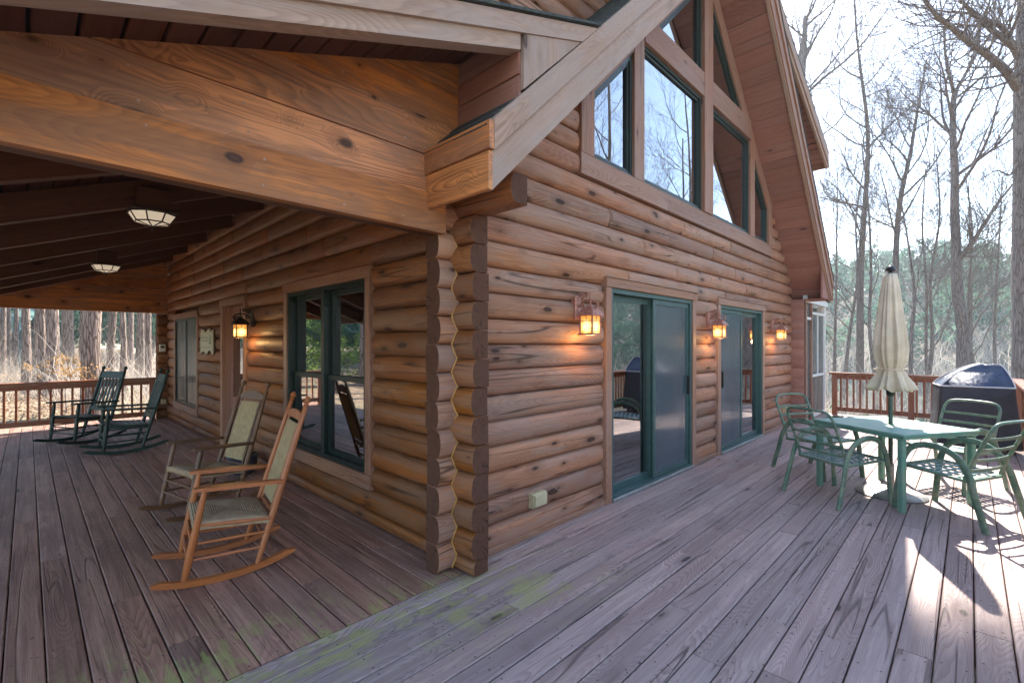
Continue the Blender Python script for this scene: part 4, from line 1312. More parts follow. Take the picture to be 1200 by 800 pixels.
flatx("face", pts, -0.022, -0.0085, M['plaque'], pq)
M['pine_print'] = plain("green_print", (0.10, 0.22, 0.13), 0.6)
M['ink'] = plain("faded_lettering", (0.27, 0.26, 0.20), 0.7)
flatx("painted_pine", [(-0.16, -0.04), (-0.28, -0.04), (-0.235, 0.02), (-0.255, 0.02), (-0.22, 0.13), (-0.185, 0.02), (-0.205, 0.02)], -0.024, -0.0225, M['pine_print'], pq)
for z, a, b in ((0.06, 0.28, -0.08), (0.01, 0.30, -0.10), (-0.09, 0.26, -0.2)):
    y = a
    while y > b:
        w = r.uniform(0.03, 0.08)
        flatx("lettering", [(y, z - 0.008), (y, z + 0.008), (max(b, y - w), z + 0.008), (max(b, y - w), z - 0.008)], -0.0235, -0.0225, M['ink'], pq)
        y -= w + 0.018

# ================================================================== ROCKING CHAIRS   (local +X is forward)
def arc_runner(name, y, mat, t, R_=1.25, x0=-0.43, x1=0.36, w=0.034, h=0.038):
    V = []; F = []
    n = 16
    for i in range(n + 1):
        x = x0 + (x1 - x0) * i / n
        z = R_ - math.sqrt(R_ * R_ - x * x)
        e = 0.55 if i in (0, n) else 1
        V += [(x, y - w / 2, z + (1 - e) * 0.008), (x, y + w / 2, z + (1 - e) * 0.008), (x, y + w / 2, z + h * e), (x, y - w / 2, z + h * e)]
    for i in range(n):
        for k in range(4):
            j = (k + 1) % 4
            F.append((i * 4 + k, (i + 1) * 4 + k, (i + 1) * 4 + j, i * 4 + j))
    F += [(0, 1, 2, 3), (n * 4 + 3, n * 4 + 2, n * 4 + 1, n * 4)]
    return pydata(name, V, F, mat, t)
def runz(x, R_=1.35): return R_ - math.sqrt(R_ * R_ - x * x)
def woven_rocker(label, loc, ang, mat, finial, bead, dark):
    t = thing("rocking_chair", label, "rocking chair", "rocking chairs on the porch", loc, ang)
    m = M[mat]
    W = 0.25
    fx0, fx1 = 0.20, 0.09
    bx0, bx1 = -0.20, -0.53
    top = 1.10
    def back(z):
        k = (z - 0.05) / (top - 0.05)
        return bx0 + (bx1 - bx0) * k
    for s in (-1, 1):
        arc_runner("rocker_runner", s * W, m, t)
        pr = [(0, 0.014), (0.08, 0.019), (0.25, 0.024), (0.5, 0.022), (0.85, 0.019), (1, 0.014)]
        if bead: pr = [(0, 0.013), (0.1, 0.02), (0.14, 0.024), (0.17, 0.018), (0.3, 0.022), (0.34, 0.026), (0.37, 0.019), (0.6, 0.022), (0.64, 0.026), (0.67, 0.019), (0.93, 0.02), (1, 0.013)]
        turned("front_post", (fx0, s * W, runz(fx0) + 0.025), (fx1, s * W, 0.585), pr, m, t)
        pb = [(0, 0.015), (0.1, 0.02), (0.45, 0.023), (0.8, 0.019), (0.93, 0.017)]
        if bead: pb = [(0, 0.014), (0.1, 0.02), (0.2, 0.021), (0.215, 0.025), (0.23, 0.02), (0.5, 0.022), (0.515, 0.026), (0.53, 0.021), (0.72, 0.02), (0.735, 0.024), (0.75, 0.019), (0.92, 0.016)]
        if finial == 'spire': pb += [(0.935, 0.012), (0.945, 0.02), (0.96, 0.012), (0.965, 0.024), (0.985, 0.019), (1.0, 0.004)]
        else: pb += [(0.94, 0.011), (0.955, 0.011), (0.962, 0.02), (0.978, 0.026), (0.99, 0.02), (1.0, 0.005)]
        turned("back_post", (bx0, s * (W - 0.005), runz(bx0) + 0.025), (bx1, s * (W - 0.03), top + 0.03), pb, m, t)
        # arm
        V = []; F = []
        n = 10
        for i in range(n + 1):
            k = i / n
            x = 0.15 + (back(0.575) - 0.15) * k
            w = 0.030 * (1 - 0.35 * k) + 0.010 * math.sin(k * 3.1)
            z = 0.60 - 0.030 * k
            e = 0.6 if i in (0, n) else 1
            V += [(x, s * W - w * e, z - 0.012), (x, s * W + w * e, z - 0.012), (x, s * W + w * e, z + 0.012 * e), (x, s * W - w * e, z + 0.012 * e)]
        for i in range(n):
            for q in range(4):
                j = (q + 1) % 4
                F.append((i * 4 + q, (i + 1) * 4 + q, (i + 1) * 4 + j, i * 4 + j))
        F += [(0, 1, 2, 3), (n * 4 + 3, n * 4 + 2, n * 4 + 1, n * 4)]
        pydata("armrest", V, F, m, t)
        for z0, z1 in ((0.17, 0.155), (0.265, 0.25)):
            turned("stretcher", (fx0 - (z0 - 0.05) / 0.53 * 0.11, s * W, z0), (back(z1), s * W, z1), [(0, 0.007), (0.5, 0.012), (1, 0.007)], m, t, 8)
        turned("seat_rail", (fx0 - 0.07, s * W, 0.375), (back(0.335), s * W, 0.335), [(0, 0.012), (0.5, 0.016), (1, 0.012)], m, t, 8)
    for z in (0.15, 0.25):
        turned("stretcher", (fx0 - (z - 0.05) / 0.53 * 0.11, -W, z + 0.02), (fx0 - (z - 0.05) / 0.53 * 0.11, W, z + 0.02), [(0, 0.008), (0.48, 0.013), (0.5, 0.016), (0.52, 0.013), (1, 0.008)], m, t, 8)
    turned("stretcher", (back(0.2), -W, 0.2), (back(0.2), W, 0.2), [(0, 0.008), (0.5, 0.012), (1, 0.008)], m, t, 8)
    # woven seat: pillowed grid that dips where the four weaves meet
    n = 16
    V = []; F = []
    xs0, xs1 = back(0.35) + 0.012, fx0 - 0.045
    for i in range(n + 1):
        for j in range(n + 1):
            u = i / n * 2 - 1; v = j / n * 2 - 1
            x = xs0 + (xs1 - xs0) * (u + 1) / 2; y = v * (W + 0.005)
            zz = 0.352 + 0.022 * (u + 1) + 0.018 * (1 - max(abs(u), abs(v)) ** 4) - 0.012 * math.exp(-((abs(u) - abs(v)) ** 2) * 60) - 0.012 * (1 - abs(u)) * (1 - abs(v))
            V.append((x, y, zz))
    for i in range(n):
        for j in range(n):
            a = i * (n + 1) + j
            F.append((a, a + n + 1, a + n + 2, a + 1))
    nb = len(V)
    ed = [i * (n + 1) for i in range(n + 1)] + [n * (n + 1) + j for j in range(1, n + 1)] + [i * (n + 1) + n for i in range(n - 1, -1, -1)] + [j for j in range(n - 1, 0, -1)]
    for q in ed: V.append((V[q][0], V[q][1], V[q][2] - 0.045))
    for k in range(len(ed)):
        k2 = (k + 1) % len(ed)
        F.append((ed[k], nb + k, nb + k2, ed[k2]))
    F.append(tuple(nb + k for k in range(len(ed)))[::-1])
    ctr = Vector(((xs0 + xs1) / 2, 0, 0.37))
    so = pydata("woven_seat", [Vector(q) - ctr for q in V], F, M['rush'], t, True); so.location = ctr
    # caned back panel between two inner stiles
    dirv = Vector((bx1 - bx0, 0, top - 0.05)).normalized()
    nv = Vector((dirv.z, 0, -dirv.x))
    base = Vector((bx0, 0, 0.05))
    zb, ztp = (0.40, 0.93)
    def bp(z, y, o=0.0):
        return base + dirv * ((z - 0.05) / dirv.z) + Vector((0, y, 0)) + nv * o
    hw = 0.155
    for s in (-1, 1):
        turned("back_stile", bp(zb - 0.03, s * (hw + 0.012)), bp(ztp + 0.05, s * (hw + 0.008)), [(0, 0.009), (0.5, 0.012), (1, 0.009)], m, t, 8)
    mt, L = frame(bp(zb, 0), bp(ztp, 0), nv)
    n = 10
    V = []; F = []
    for i in range(n + 1):
        for sgn, o in ((-1, 0.011), (1, 0.011), (1, -0.011), (-1, -0.011)):
            e = 0.7 if i in (0, n) else 1
            V.append((L * i / n, sgn * hw, o * e))
    for i in range(n):
        for q in range(4):
            j = (q + 1) % 4
            F.append((i * 4 + q, (i + 1) * 4 + q, (i + 1) * 4 + j, i * 4 + j))
    F += [(0, 1, 2, 3), (n * 4 + 3, n * 4 + 2, n * 4 + 1, n * 4)]
    pb_ = pydata("woven_back", V, F, M['cane'], t); pb_.matrix_basis = mt
    turned("back_rail", bp(zb - 0.035, -W + 0.01), bp(zb - 0.035, W - 0.01), [(0, 0.009), (0.5, 0.012), (1, 0.009)], m, t, 8)
    # crest
    V = []; F = []
    n = 14
    for i in range(n + 1):
        v = i / n * 2 - 1
        h = 0.035 + (0.05 * math.cos(v * math.pi / 2) ** 0.8 if finial != 'spire' else 0.03 * math.cos(v * math.pi / 2))
        y = v * (W - 0.035)
        c = bp(ztp + 0.025, y)
        for o, hh in ((0.01, 0), (0.01, h), (-0.01, h), (-0.01, 0)):
            V.append(c + nv * o + dirv * hh)
    for i in range(n):
        for q in range(4):
            j = (q + 1) % 4
            F.append((i * 4 + q, (i + 1) * 4 + q, (i + 1) * 4 + j, i * 4 + j))
    F += [(0, 1, 2, 3), (n * 4 + 3, n * 4 + 2, n * 4 + 1, n * 4)]
    pydata("crest_rail", V, F, m, t)
    return t
woven_rocker("orange oak rocking chair with a rush seat, nearest on the porch", (0.90, 3.66, 0), R(171), 'rocker', 'spire', False, False)
woven_rocker("dark brown turned rocking chair with a woven back, behind the orange oak one", (1.08, 5.02, 0), R(192), 'rocker_dark', 'ball', True, True)

def slat_rocker(label, loc, ang):
    t = thing("rocking_chair", label, "rocking chair", "rocking chairs on the porch", loc, ang)
    m = M['green_paint']
    W = 0.27
    bx0, bx1, top = -0.20, -0.50, 1.10
    def back(z): return bx0 + (bx1 - bx0) * (z - 0.05) / (top - 0.05)
    dirv = Vector((bx1 - bx0, 0, top - 0.05)).normalized(); nv = Vector((dirv.z, 0, -dirv.x))
    for s in (-1, 1):
        arc_runner("rocker_runner", s * W, m, t, 1.4, -0.50, 0.42, 0.03, 0.045)
        turned("front_post", (0.21, s * W, runz(0.21) + 0.03), (0.16, s * W, 0.60), [(0, 0.016), (0.2, 0.024), (0.6, 0.025), (0.66, 0.018), (0.72, 0.024), (0.95, 0.02), (1, 0.014)], m, t)
        turned("back_post", (bx0, s * W, runz(bx0) + 0.03), (bx1 - 0.012, s * (W - 0.015), top + 0.04), [(0, 0.016), (0.15, 0.023), (0.8, 0.022), (0.93, 0.018), (0.945, 0.013), (0.955, 0.024), (0.98, 0.026), (1, 0.006)], m, t)
        board("armrest", (0.24, s * (W + 0.01), 0.612), (back(0.61) - 0.01, s * (W + 0.005), 0.592), 0.085, 0.024, m, t)
        for z in (0.17, 0.26):
            turned("stretcher", (0.2, s * W, z), (back(z), s * W, z), [(0, 0.01), (1, 0.01)], m, t, 8)
        board("seat_rail", (0.19, s * W, 0.385), (back(0.345), s * W, 0.345), 0.03, 0.05, m, t)
    for z in (0.16, 0.25):
        turned("stretcher", (0.205, -W, z), (0.205, W, z), [(0, 0.01), (1, 0.01)], m, t, 8)
    turned("stretcher", (back(0.2), -W, 0.2), (back(0.2), W, 0.2), [(0, 0.01), (1, 0.01)], m, t, 8)
    for i in range(8):
        x = 0.20 - i * 0.062
        z = 0.414 - i * 0.0062 - 0.012 * math.sin(i / 7 * math.pi)
        board("seat_slat", (x, -W - 0.005, z), (x, W + 0.005, z), 0.05, 0.016, m, t)
    def bp(z, y, o=0.0): return Vector((bx0, 0, 0.05)) + dirv * ((z - 0.05) / dirv.z) + Vector((0, y, 0)) + nv * o
    board("crest_rail", bp(1.0, -W + 0.02), bp(1.0, W - 0.02), 0.022, 0.11, m, t, up=dirv)
    board("back_rail", bp(0.47, -W + 0.02), bp(0.47, W - 0.02), 0.022, 0.07, m, t, up=dirv)
    for i in range(6):
        y = -0.19 + i * 0.076
        board("back_slat", bp(0.50, y), bp(0.955, y), 0.045, 0.012, m, t, up=nv)
    return t
g1 = slat_rocker("dark green slatted rocking chair, the one nearer the log wall", (0.92, 8.60, 0), R(180))
g2 = copy_tree(g1)
g2.location = (0.55, 9.85, 0); g2.rotation_euler = (0, 0, R(207))
g2['label'] = "dark green slatted rocking chair showing its slatted back, closest to the porch end railing"

# small planter kept by the wall behind the brown rocker
pot = thing("plant_pot", "dark blue grey pot with a low green plant beside the log wall", "plant pot", None, (1.74, 6.05, 0))
V = []; F = []
pr = [(0.09, 0), (0.12, 0.02), (0.15, 0.12), (0.16, 0.2), (0.17, 0.205), (0.17, 0.225), (0.15, 0.225), (0.14, 0.19)]
for rr, z in pr:
    for k in range(16):
        V.append((rr * math.cos(k * math.pi / 8), rr * math.sin(k * math.pi / 8), z))
for i in range(len(pr) - 1):
    for k in range(16):
        F.append((i * 16 + k, i * 16 + (k + 1) % 16, (i + 1) * 16 + (k + 1) % 16, (i + 1) * 16 + k))
F.append(tuple(range(16))[::-1]); F.append(tuple((len(pr) - 1) * 16 + k for k in range(16)))
M['pot'] = plain("blue_grey_glaze", (0.05, 0.065, 0.09), 0.3, var=0.3)
pydata("pot", V, F, M['pot'], pot, True)
V = []; F = []
r = random.Random(8)
for i in range(60):
    a = r.uniform(0, 6.28); l = r.uniform(0.06, 0.15); b = Vector((r.uniform(-0.08, 0.08), r.uniform(-0.08, 0.08), 0.19))
    tip = b + Vector((math.cos(a) * l * 0.7, math.sin(a) * l * 0.7, l * r.uniform(0.3, 0.9)))
    s = Vector((-math.sin(a), math.cos(a), 0)) * 0.014
    mid = (b + tip) / 2 + Vector((0, 0, 0.012))
    n = len(V); V += [b, mid + s, tip, mid - s]; F.append((n, n + 1, n + 2, n + 3))
lv = pydata("leaves", V, F, M['shrub'], pot); lv['kind'] = 'stuff'

# ================================================================== PATIO SET
TC = Vector((6.02, 0.57, 0)); TA = R(-32)
tb = thing("patio_table", "square green metal patio table with an umbrella through its middle", "table", None, TC, TA)
h = 0.465
board("table_top", (-h, 0, 0.690), (h, 0, 0.690), 2 * h, 0.018, M['table_top'], tb, b=0.004)
for p0, p1 in (((-h + 0.02, -h + 0.02), (h - 0.02, -h + 0.02)), ((-h + 0.02, h - 0.02), (h - 0.02, h - 0.02)), ((-h + 0.02, -h + 0.04), (-h + 0.02, h - 0.04)), ((h - 0.02, -h + 0.04), (h - 0.02, h - 0.04))):
    board("apron", (*p0, 0.665), (*p1, 0.665), 0.03, 0.03, M['table_green'], tb)
for sx in (-1, 1):
    for sy in (-1, 1):
        board("leg", (sx * (h - 0.045), sy * (h - 0.045), 0.0), (sx * (h - 0.045), sy * (h - 0.045), 0.648), 0.052, 0.052, M['table_green'], tb, up=(0, 1, 0), b=0.008)
V, F = tube_arrays([(0.036 * math.cos(a), 0.036 * math.sin(a), 0.70) for a in np.linspace(0, 2 * math.pi, 17)], 0.004, 6)
pydata("umbrella_ring", V, F, M['table_green'], tb, True)
r = random.Random(3)
tag(pydata("dead_leaf", [(0, 0, 0.004), (0.03, 0.012, 0.012), (0.055, 0, 0.008), (0.028, -0.016, 0.014)], [(0, 1, 2, 3)], M['bronze']), "dark curled dead leaf lying on the table top", "leaf").location = (6.20, 0.36, 0.70)

# umbrella
um = thing("patio_umbrella", "closed cream canvas patio umbrella tied round its pole", "umbrella", None, TC)
tube("pole", [(0, 0, 0.02), (0, 0, 2.26)], 0.019, M['pole'], um, 12)
tube("crank_housing", [(0, 0, 0.98), (0, 0, 1.0), (0, 0, 1.10), (0, 0, 1.12)], [0.022, 0.036, 0.036, 0.022], M['black'], um, 10)
tube("crank_handle", smoothpath([(0.03, 0, 1.05), (0.08, 0, 1.05), (0.09, 0, 1.0), (0.09, 0, 0.96)], 4), 0.007, M['black'], um, 6)
V = []; F = []
NA = 96
prof = [(2.215, 0.030, 0.1), (2.20, 0.052, 0.12), (2.15, 0.066, 0.14), (2.0, 0.088, 0.2), (1.8, 0.112, 0.24), (1.6, 0.138, 0.26), (1.45, 0.152, 0.26), (1.34, 0.140, 0.25), (1.27, 0.112, 0.2), (1.255, 0.104, 0.16), (1.24, 0.106, 0.18), (1.18, 0.138, 0.34), (1.12, 0.168, 0.42), (1.07, 0.196, 0.46), (1.045, 0.205, 0.48)]
rr_ = random.Random(6)
ph = [rr_.uniform(0, 6.28) for _ in range(6)]
for i, (z, rad, dep) in enumerate(prof):
    for k in range(NA):
        a = 2 * math.pi * k / NA
        tw = 0.5 * (2.2 - z)
        w = math.cos(8 * a + tw + 0.7 * math.sin(a + ph[0])) 
        w2 = math.sin(13 * a - tw * 1.3 + ph[1]) * 0.35 + math.sin(21 * a + ph[2] + z * 3) * 0.18
        w3 = -abs(math.sin(4 * a + tw * 0.5 + ph[3])) ** 6
        q = rad * (0.93 + dep * (0.42 * w + 0.8 * w2 + 0.5 * w3))
        V.append((q * math.cos(a), q * math.sin(a), z + (0.018 * w if i > 11 else 0) - (0.02 if i == 0 else 0)))
n = len(prof)
for i in range(n - 1):
    for k in range(NA):
        F.append((i * NA + k, (i + 1) * NA + k, (i + 1) * NA + (k + 1) % NA, i * NA + (k + 1) % NA))
F.append(tuple(range(NA)))
cano = pydata("canopy", [(a, b, c - 1.6) for a, b, c in V], F, M['canvas'], um, True); cano.location = (0, 0, 1.6)
md = cano.modifiers.new("thickness", 'SOLIDIFY'); md.thickness = 0.004
V, F = tube_arrays([(0.125 * math.cos(a) * (1 + 0.08 * math.cos(8 * a)), 0.125 * math.sin(a) * (1 + 0.08 * math.cos(8 * a)), 1.25 + 0.005 * math.sin(3 * a)) for a in np.linspace(0, 2 * math.pi, 65)], 0.006, 6)
pydata("tie_strap", V, F, M['canvas'], um, True)
tube("finial", [(0, 0, 2.215), (0, 0, 2.235), (0, 0, 2.26), (0, 0, 2.285)], [0.02, 0.045, 0.036, 0.012], M['black'], um, 10)
ub = thing("umbrella_base", "round grey metal umbrella base under the patio table", "umbrella base", None, TC)
V = []; F = []
pr = [(0.285, 0.0), (0.29, 0.012), (0.26, 0.03), (0.12, 0.05), (0.04, 0.06), (0.03, 0.07), (0.03, 0.30), (0.0225, 0.305)]
for rr, z in pr:
    for k in range(40): V.append((rr * math.cos(k * math.pi / 20), rr * math.sin(k * math.pi / 20), z))
for i in range(len(pr) - 1):
    for k in range(40): F.append((i * 40 + k, i * 40 + (k + 1) % 40, (i + 1) * 40 + (k + 1) % 40, (i + 1) * 40 + k))
F.append(tuple(range(40))[::-1])
bs = pydata("disc", V, F, M['metal'], ub, True)
try: bs.data.set_sharp_from_angle(angle=R(35))
except Exception: pass
tube("lock_knob", [(0.03, 0, 0.24), (0.07, 0, 0.24)], 0.013, M['black'], ub, 8)

def patio_chair(label, loc, ang):
    t = thing("patio_chair", label, "patio chair", "green metal chairs round the patio table", loc, ang)
    m = M['chair_green']
    W = 0.28
    for s in (-1, 1):
        pts = smoothpath([(-0.36, s * (W + 0.02), 0.0), (-0.285, s * (W + 0.01), 0.26), (-0.235, s * W, 0.44), (-0.14, s * W, 0.575), (0.02, s * W, 0.625), (0.17, s * W, 0.58), (0.245, s * W, 0.44), (0.275, s * (W + 0.005), 0.24), (0.30, s * (W + 0.01), 0.0)], 5)
        tube("side_frame", pts, 0.0235, m, t, 8, flat=(1.15, 0.62))
    # seat frame
    pts = [(0.24, -W + 0.02, 0.405), (0.255, -W + 0.06, 0.408), (0.255, W - 0.06, 0.408), (0.24, W - 0.02, 0.405), (-0.2, W - 0.02, 0.375), (-0.22, W - 0.05, 0.373), (-0.22, -W + 0.05, 0.373), (-0.2, -W + 0.02, 0.375), (0.24, -W + 0.02, 0.405)]
    tube("seat_frame", pts, 0.013, m, t, 8)
    for i in range(7):
        x = 0.20 - i * 0.064
        z = 0.405 - i * 0.0044
        board("seat_strap", (x, -W + 0.02, z + 0.004), (x, W - 0.02, z + 0.004), 0.036, 0.004, M['strap'], t, b=0.001)
    for i in range(5):
        y = -0.18 + i * 0.09
        board("seat_strap", (0.25, y, 0.404), (-0.22, y, 0.370), 0.036, 0.004, M['strap'], t, b=0.001)
    # back loop
    def bk(z): return -0.19 - 0.20 * ((z - 0.36) / 0.5) ** 1.15
    zt_ = 0.87
    loop = []
    for s in (-1, 1):
        side = [(bk(z), s * (W - 0.03 - 0.005 * (z - 0.38)), z) for z in (0.37, 0.5, 0.64, 0.76)]
        side += [(bk(0.82), s * (W - 0.045), 0.825), (bk(0.86), s * (W - 0.10), 0.868)]
        loop.append(side)
    pts = loop[0] + [(bk(zt_) - 0.012, 0, zt_ + 0.008)] + loop[1][::-1]
    tube("back_frame", smoothpath(pts, 5), 0.0135, m, t, 8)
    for z in (0.46, 0.55, 0.64, 0.735):
        ww = W - 0.035
        pts = [(bk(z) - 0.028 * (1 - (v / ww) ** 2), v, z) for v in np.linspace(-ww, ww, 9)]
        tube("back_slat", pts, 0.0125, m, t, 8, flat=(0.55, 1.1))
    return t
c0 = patio_chair("green metal patio chair nearest the sliding doors, its slatted back toward them", (5.56, 0.93, 0), R(-30))
for lab, loc, a in (("green metal patio chair with its back near the photo's right edge, legs striped by sunlight", (5.69, 0.10, 0), 64),
                    ("green metal patio chair in front of the covered grill", (6.86, 0.16, 0), 152),
                    ("green metal patio chair across the table toward the screened porch", (6.45, 1.27, 0), -118)):
    c = copy_tree(c0); c.location = loc; c.rotation_euler = (0, 0, R(a)); c['label'] = lab

# covered grill
gr = thing("covered_grill", "barbecue grill under a faded navy blue cover by the deck railing", "grill", None, (9.5, -0.02, 0), R(-79))
V = []; F = []
def ring_rect(cx, cz, hx, hy, rc, n=10):
    out = []
    for qx, qy, a0 in ((1, 1, 0), (-1, 1, 90), (-1, -1, 180), (1, -1, 270)):
        for i in range(n):
            a = R(a0 + 90 * i / (n - 1))
            out.append((cx + qx * (hx - rc) + rc * math.cos(a), qy * (hy - rc) + rc * math.sin(a), cz))
    return out
prof = [(0, 0.06, 0.44, 0.31, 0.05), (0, 0.10, 0.445, 0.315, 0.05), (0, 0.35, 0.425, 0.30, 0.04), (0, 0.6, 0.405, 0.285, 0.035), (0, 0.82, 0.39, 0.27, 0.03), (0, 0.90, 0.385, 0.265, 0.025)]
rg = random.Random(1)
rings = []
prof2 = []
for i in range(len(prof) - 1):
    for k in range(4):
        prof2.append(tuple(prof[i][q] + (prof[i + 1][q] - prof[i][q]) * k / 4 for q in range(5)))
prof2.append(prof[-1])
for cx, z, hx, hy, rc in prof2:
    ring = ring_rect(cx, z, hx, hy, rc, 18)
    ring = [(x * (1 + (0.03 * math.sin(9 * math.atan2(y, x) + z * 3) + 0.014 * math.sin(23 * math.atan2(y, x) - z * 9)) * (1.05 - z)), y * (1 + (0.036 * math.sin(11 * math.atan2(y, x) - z * 4) + 0.016 * math.sin(27 * math.atan2(y, x) + z * 8)) * (1.05 - z)), zz) for x, y, zz in ring]
    rings.append(ring)
n = len(rings[0])
for ring in rings: V += ring
for i in range(len(rings) - 1):
    for k in range(n): F.append((i * n + k, i * n + (k + 1) % n, (i + 1) * n + (k + 1) % n, (i + 1) * n + k))
F.append(tuple(range(n))[::-1])
pydata("cover_skirt", V, F, M['cover'], gr, True)
# hood: the skirt's top edge gathered up to a short ridge
V = []; F = []
top = rings[-1]
steps = [(0, 0.0), (0.08, 0.05), (0.2, 0.10), (0.35, 0.155), (0.5, 0.205), (0.65, 0.25), (0.8, 0.285), (0.92, 0.305), (0.98, 0.312), (1.0, 0.312)]
for s, dz in steps:
    for k, (x, y, z) in enumerate(top):
        tx = 0.17 + max(-0.12, min(0.16, x)) * 0.6; ty = y * 0.28
        px = x + (tx - x) * s; py = y + (ty - y) * s
        wr = (0.010 * math.sin(k * 0.75) + 0.007 * math.sin(k * 1.9 + s * 4)) * math.sin(math.pi * min(1, s + 0.1))
        V.append((px, py, z + dz + wr))
for i in range(len(steps) - 1):
    for k in range(n): F.append((i * n + k, i * n + (k + 1) % n, (i + 1) * n + (k + 1) % n, (i + 1) * n + k))
F.append(tuple((len(steps) - 1) * n + k for k in range(n)))
pydata("cover_hood", V, F, M['cover_sunlit'], gr, True)
pts = [(x * 1.004, y * 1.004, z + 0.002) for x, y, z in top]; pts.append(pts[0])
tube("piping", pts, 0.009, M['piping'], gr, 6)
for kk in (n // 8, 3 * n // 8, 5 * n // 8, 7 * n // 8):
    pts = [tuple(V[i * n + kk][c] * (1.004 if c < 2 else 1) + (0.004 if c == 2 else 0) for c in range(3)) for i in range(len(steps))]
    tube("piping", pts, 0.008, M['piping'], gr, 6)
for sx in (-1, 1):
    for sy in (-1, 1):
        tube("caster", [(sx * 0.34, sy * 0.2 - 0.02, 0.035), (sx * 0.34, sy * 0.2 + 0.02, 0.035)], 0.035, M['black'], gr, 14)

# ================================================================== VEGETATION
def np_mesh(name, V, Q, mat, parent=None):
    V = np.asarray(V, dtype=np.float32); Q = np.asarray(Q, dtype=np.int32)
    me = bpy.data.meshes.new(name)
    me.vertices.add(len(V)); me.vertices.foreach_set("co", V.ravel())
    me.loops.add(Q.size); me.loops.foreach_set("vertex_index", Q.ravel())
    me.polygons.add(len(Q))
    me.polygons.foreach_set("loop_start", np.arange(0, Q.size, Q.shape[1], dtype=np.int32))
    me.update(calc_edges=True)
    me.validate()
    return link(name, me, parent, mat)

def at(u, d):
    lat = (u - 600) / 552 * d
    return 0.7168 * d + 0.6973 * lat, 0.6973 * d - 0.7168 * lat
def at3(u, v, d):
    x, y = at(u, d)
    return Vector((x, y, 1.5 + (403 - v) / 552 * d))

class Tubes:
    def __init__(s): s.V = []; s.F = []
    def add(s, pts, rad, sides):
        V, F = tube_arrays(pts, rad, sides, False)
        n = len(s.V)
        s.V += V; s.F += [tuple(q + n for q in f) for f in F]
    def obj(s, name, mat, parent, off):
        o = np_mesh(name, np.array([tuple(v - off) for v in s.V]), s.F, mat, parent)
        o.data.polygons.foreach_set("use_smooth", [True] * len(o.data.polygons))
        return o

def twig_branch(r, T1, T2, p, d, L, rad, lev, upb=0.12, wig=0.22, dens=1.0):
    n = max(3, int(L / (0.55 if lev < 2 else 0.32)))
    n = min(n, 9)
    pts = [p.copy()]; rr = [rad]
    d = d.normalized()
    for i in range(n):
        d = (d + Vector((r.uniform(-wig, wig), r.uniform(-wig, wig), r.uniform(-wig, wig) * 0.8 + upb))).normalized()
        pts.append(pts[-1] + d * (L / n)); rr.append(max(0.0055, rad * (1 - 0.82 * (i + 1) / n)))
    (T1 if lev < 2 else T2).add(pts, rr, (7, 5, 4, 3, 3)[lev])
    if lev >= 3: return
    m = int(((6, 4, 2.2)[lev]) * dens + r.random())
    for k in range(m):
        t = 0.18 + 0.8 * (k + r.random()) / m
        i = min(n - 1, int(t * n)); q = pts[i].lerp(pts[i + 1], t * n - i)
        dd = (pts[i + 1] - pts[i]).normalized()
        s = dd.orthogonal().normalized(); s.rotate(Matrix.Rotation(r.uniform(0, 6.28), 3, dd))
        nd = dd * r.uniform(0.7, 1.2) + s * r.uniform(0.5, 0.9)
        twig_branch(r, T1, T2, q, nd, L * r.uniform(0.45, 0.75) * (1.15 - 0.5 * t), rr[i] * 0.6, lev + 1, upb, wig * 0.85, dens)

def bare_tree(label, path, r0, r1, seed, limbs=(), nb=9, blen=4.0, start=0.35, group="bare trees beyond the deck", mat='bark', dens=1.0, name="bare_tree"):
    """Leafless tree: trunk along path, given limbs (polyline, radius), more limbs grown from the upper trunk."""
    r = random.Random(seed)
    base = Vector(path[0])
    t = thing(name, label, "tree", group, base)
    T1 = Tubes(); T2 = Tubes()
    P = smoothpath(path, 5)
    n = len(P) - 1
    rad = [r0 + (r1 - r0) * (i / n) ** 0.8 for i in range(n + 1)]
    rad[0] = r0 * 1.35; rad[1] = r0 * 1.12
    T1.add(P, rad, 10)
    for pl, rr in limbs:
        Q = smoothpath(pl, 4); k = len(Q) - 1
        ra = [rr * (1 - 0.75 * i / k) for i in range(k + 1)]
        T1.add(Q, ra, 7)
        for j in range(2, k + 1):
            for _ in range(2 if r.random() < 0.6 * dens else 1):
                dd = (Q[j] - Q[j - 1]).normalized(); s = dd.orthogonal().normalized(); s.rotate(Matrix.Rotation(r.uniform(0, 6.28), 3, dd))
                twig_branch(r, T1, T2, Q[j], dd * 0.6 + s, blen * r.uniform(0.25, 0.5), ra[j] * 0.32, 1, dens=dens)
    for k in range(nb):
        t_ = start + (1 - start) * (k + r.random()) / nb
        i = min(n - 1, int(t_ * n)); q = P[i].lerp(P[i + 1], t_ * n - i)
        a = r.uniform(0, 6.28)
        twig_branch(r, T1, T2, q, Vector((math.cos(a), math.sin(a), r.uniform(0.35, 1.1))), blen * r.uniform(0.6, 1.1) * (1.15 - 0.5 * t_), rad[i] * r.uniform(0.35, 0.55), 0, dens=dens)
    T1.obj("trunk", M[mat], t, base)
    c = T2.obj("crown", M[mat], t, base); c['kind'] = 'stuff'
    return t

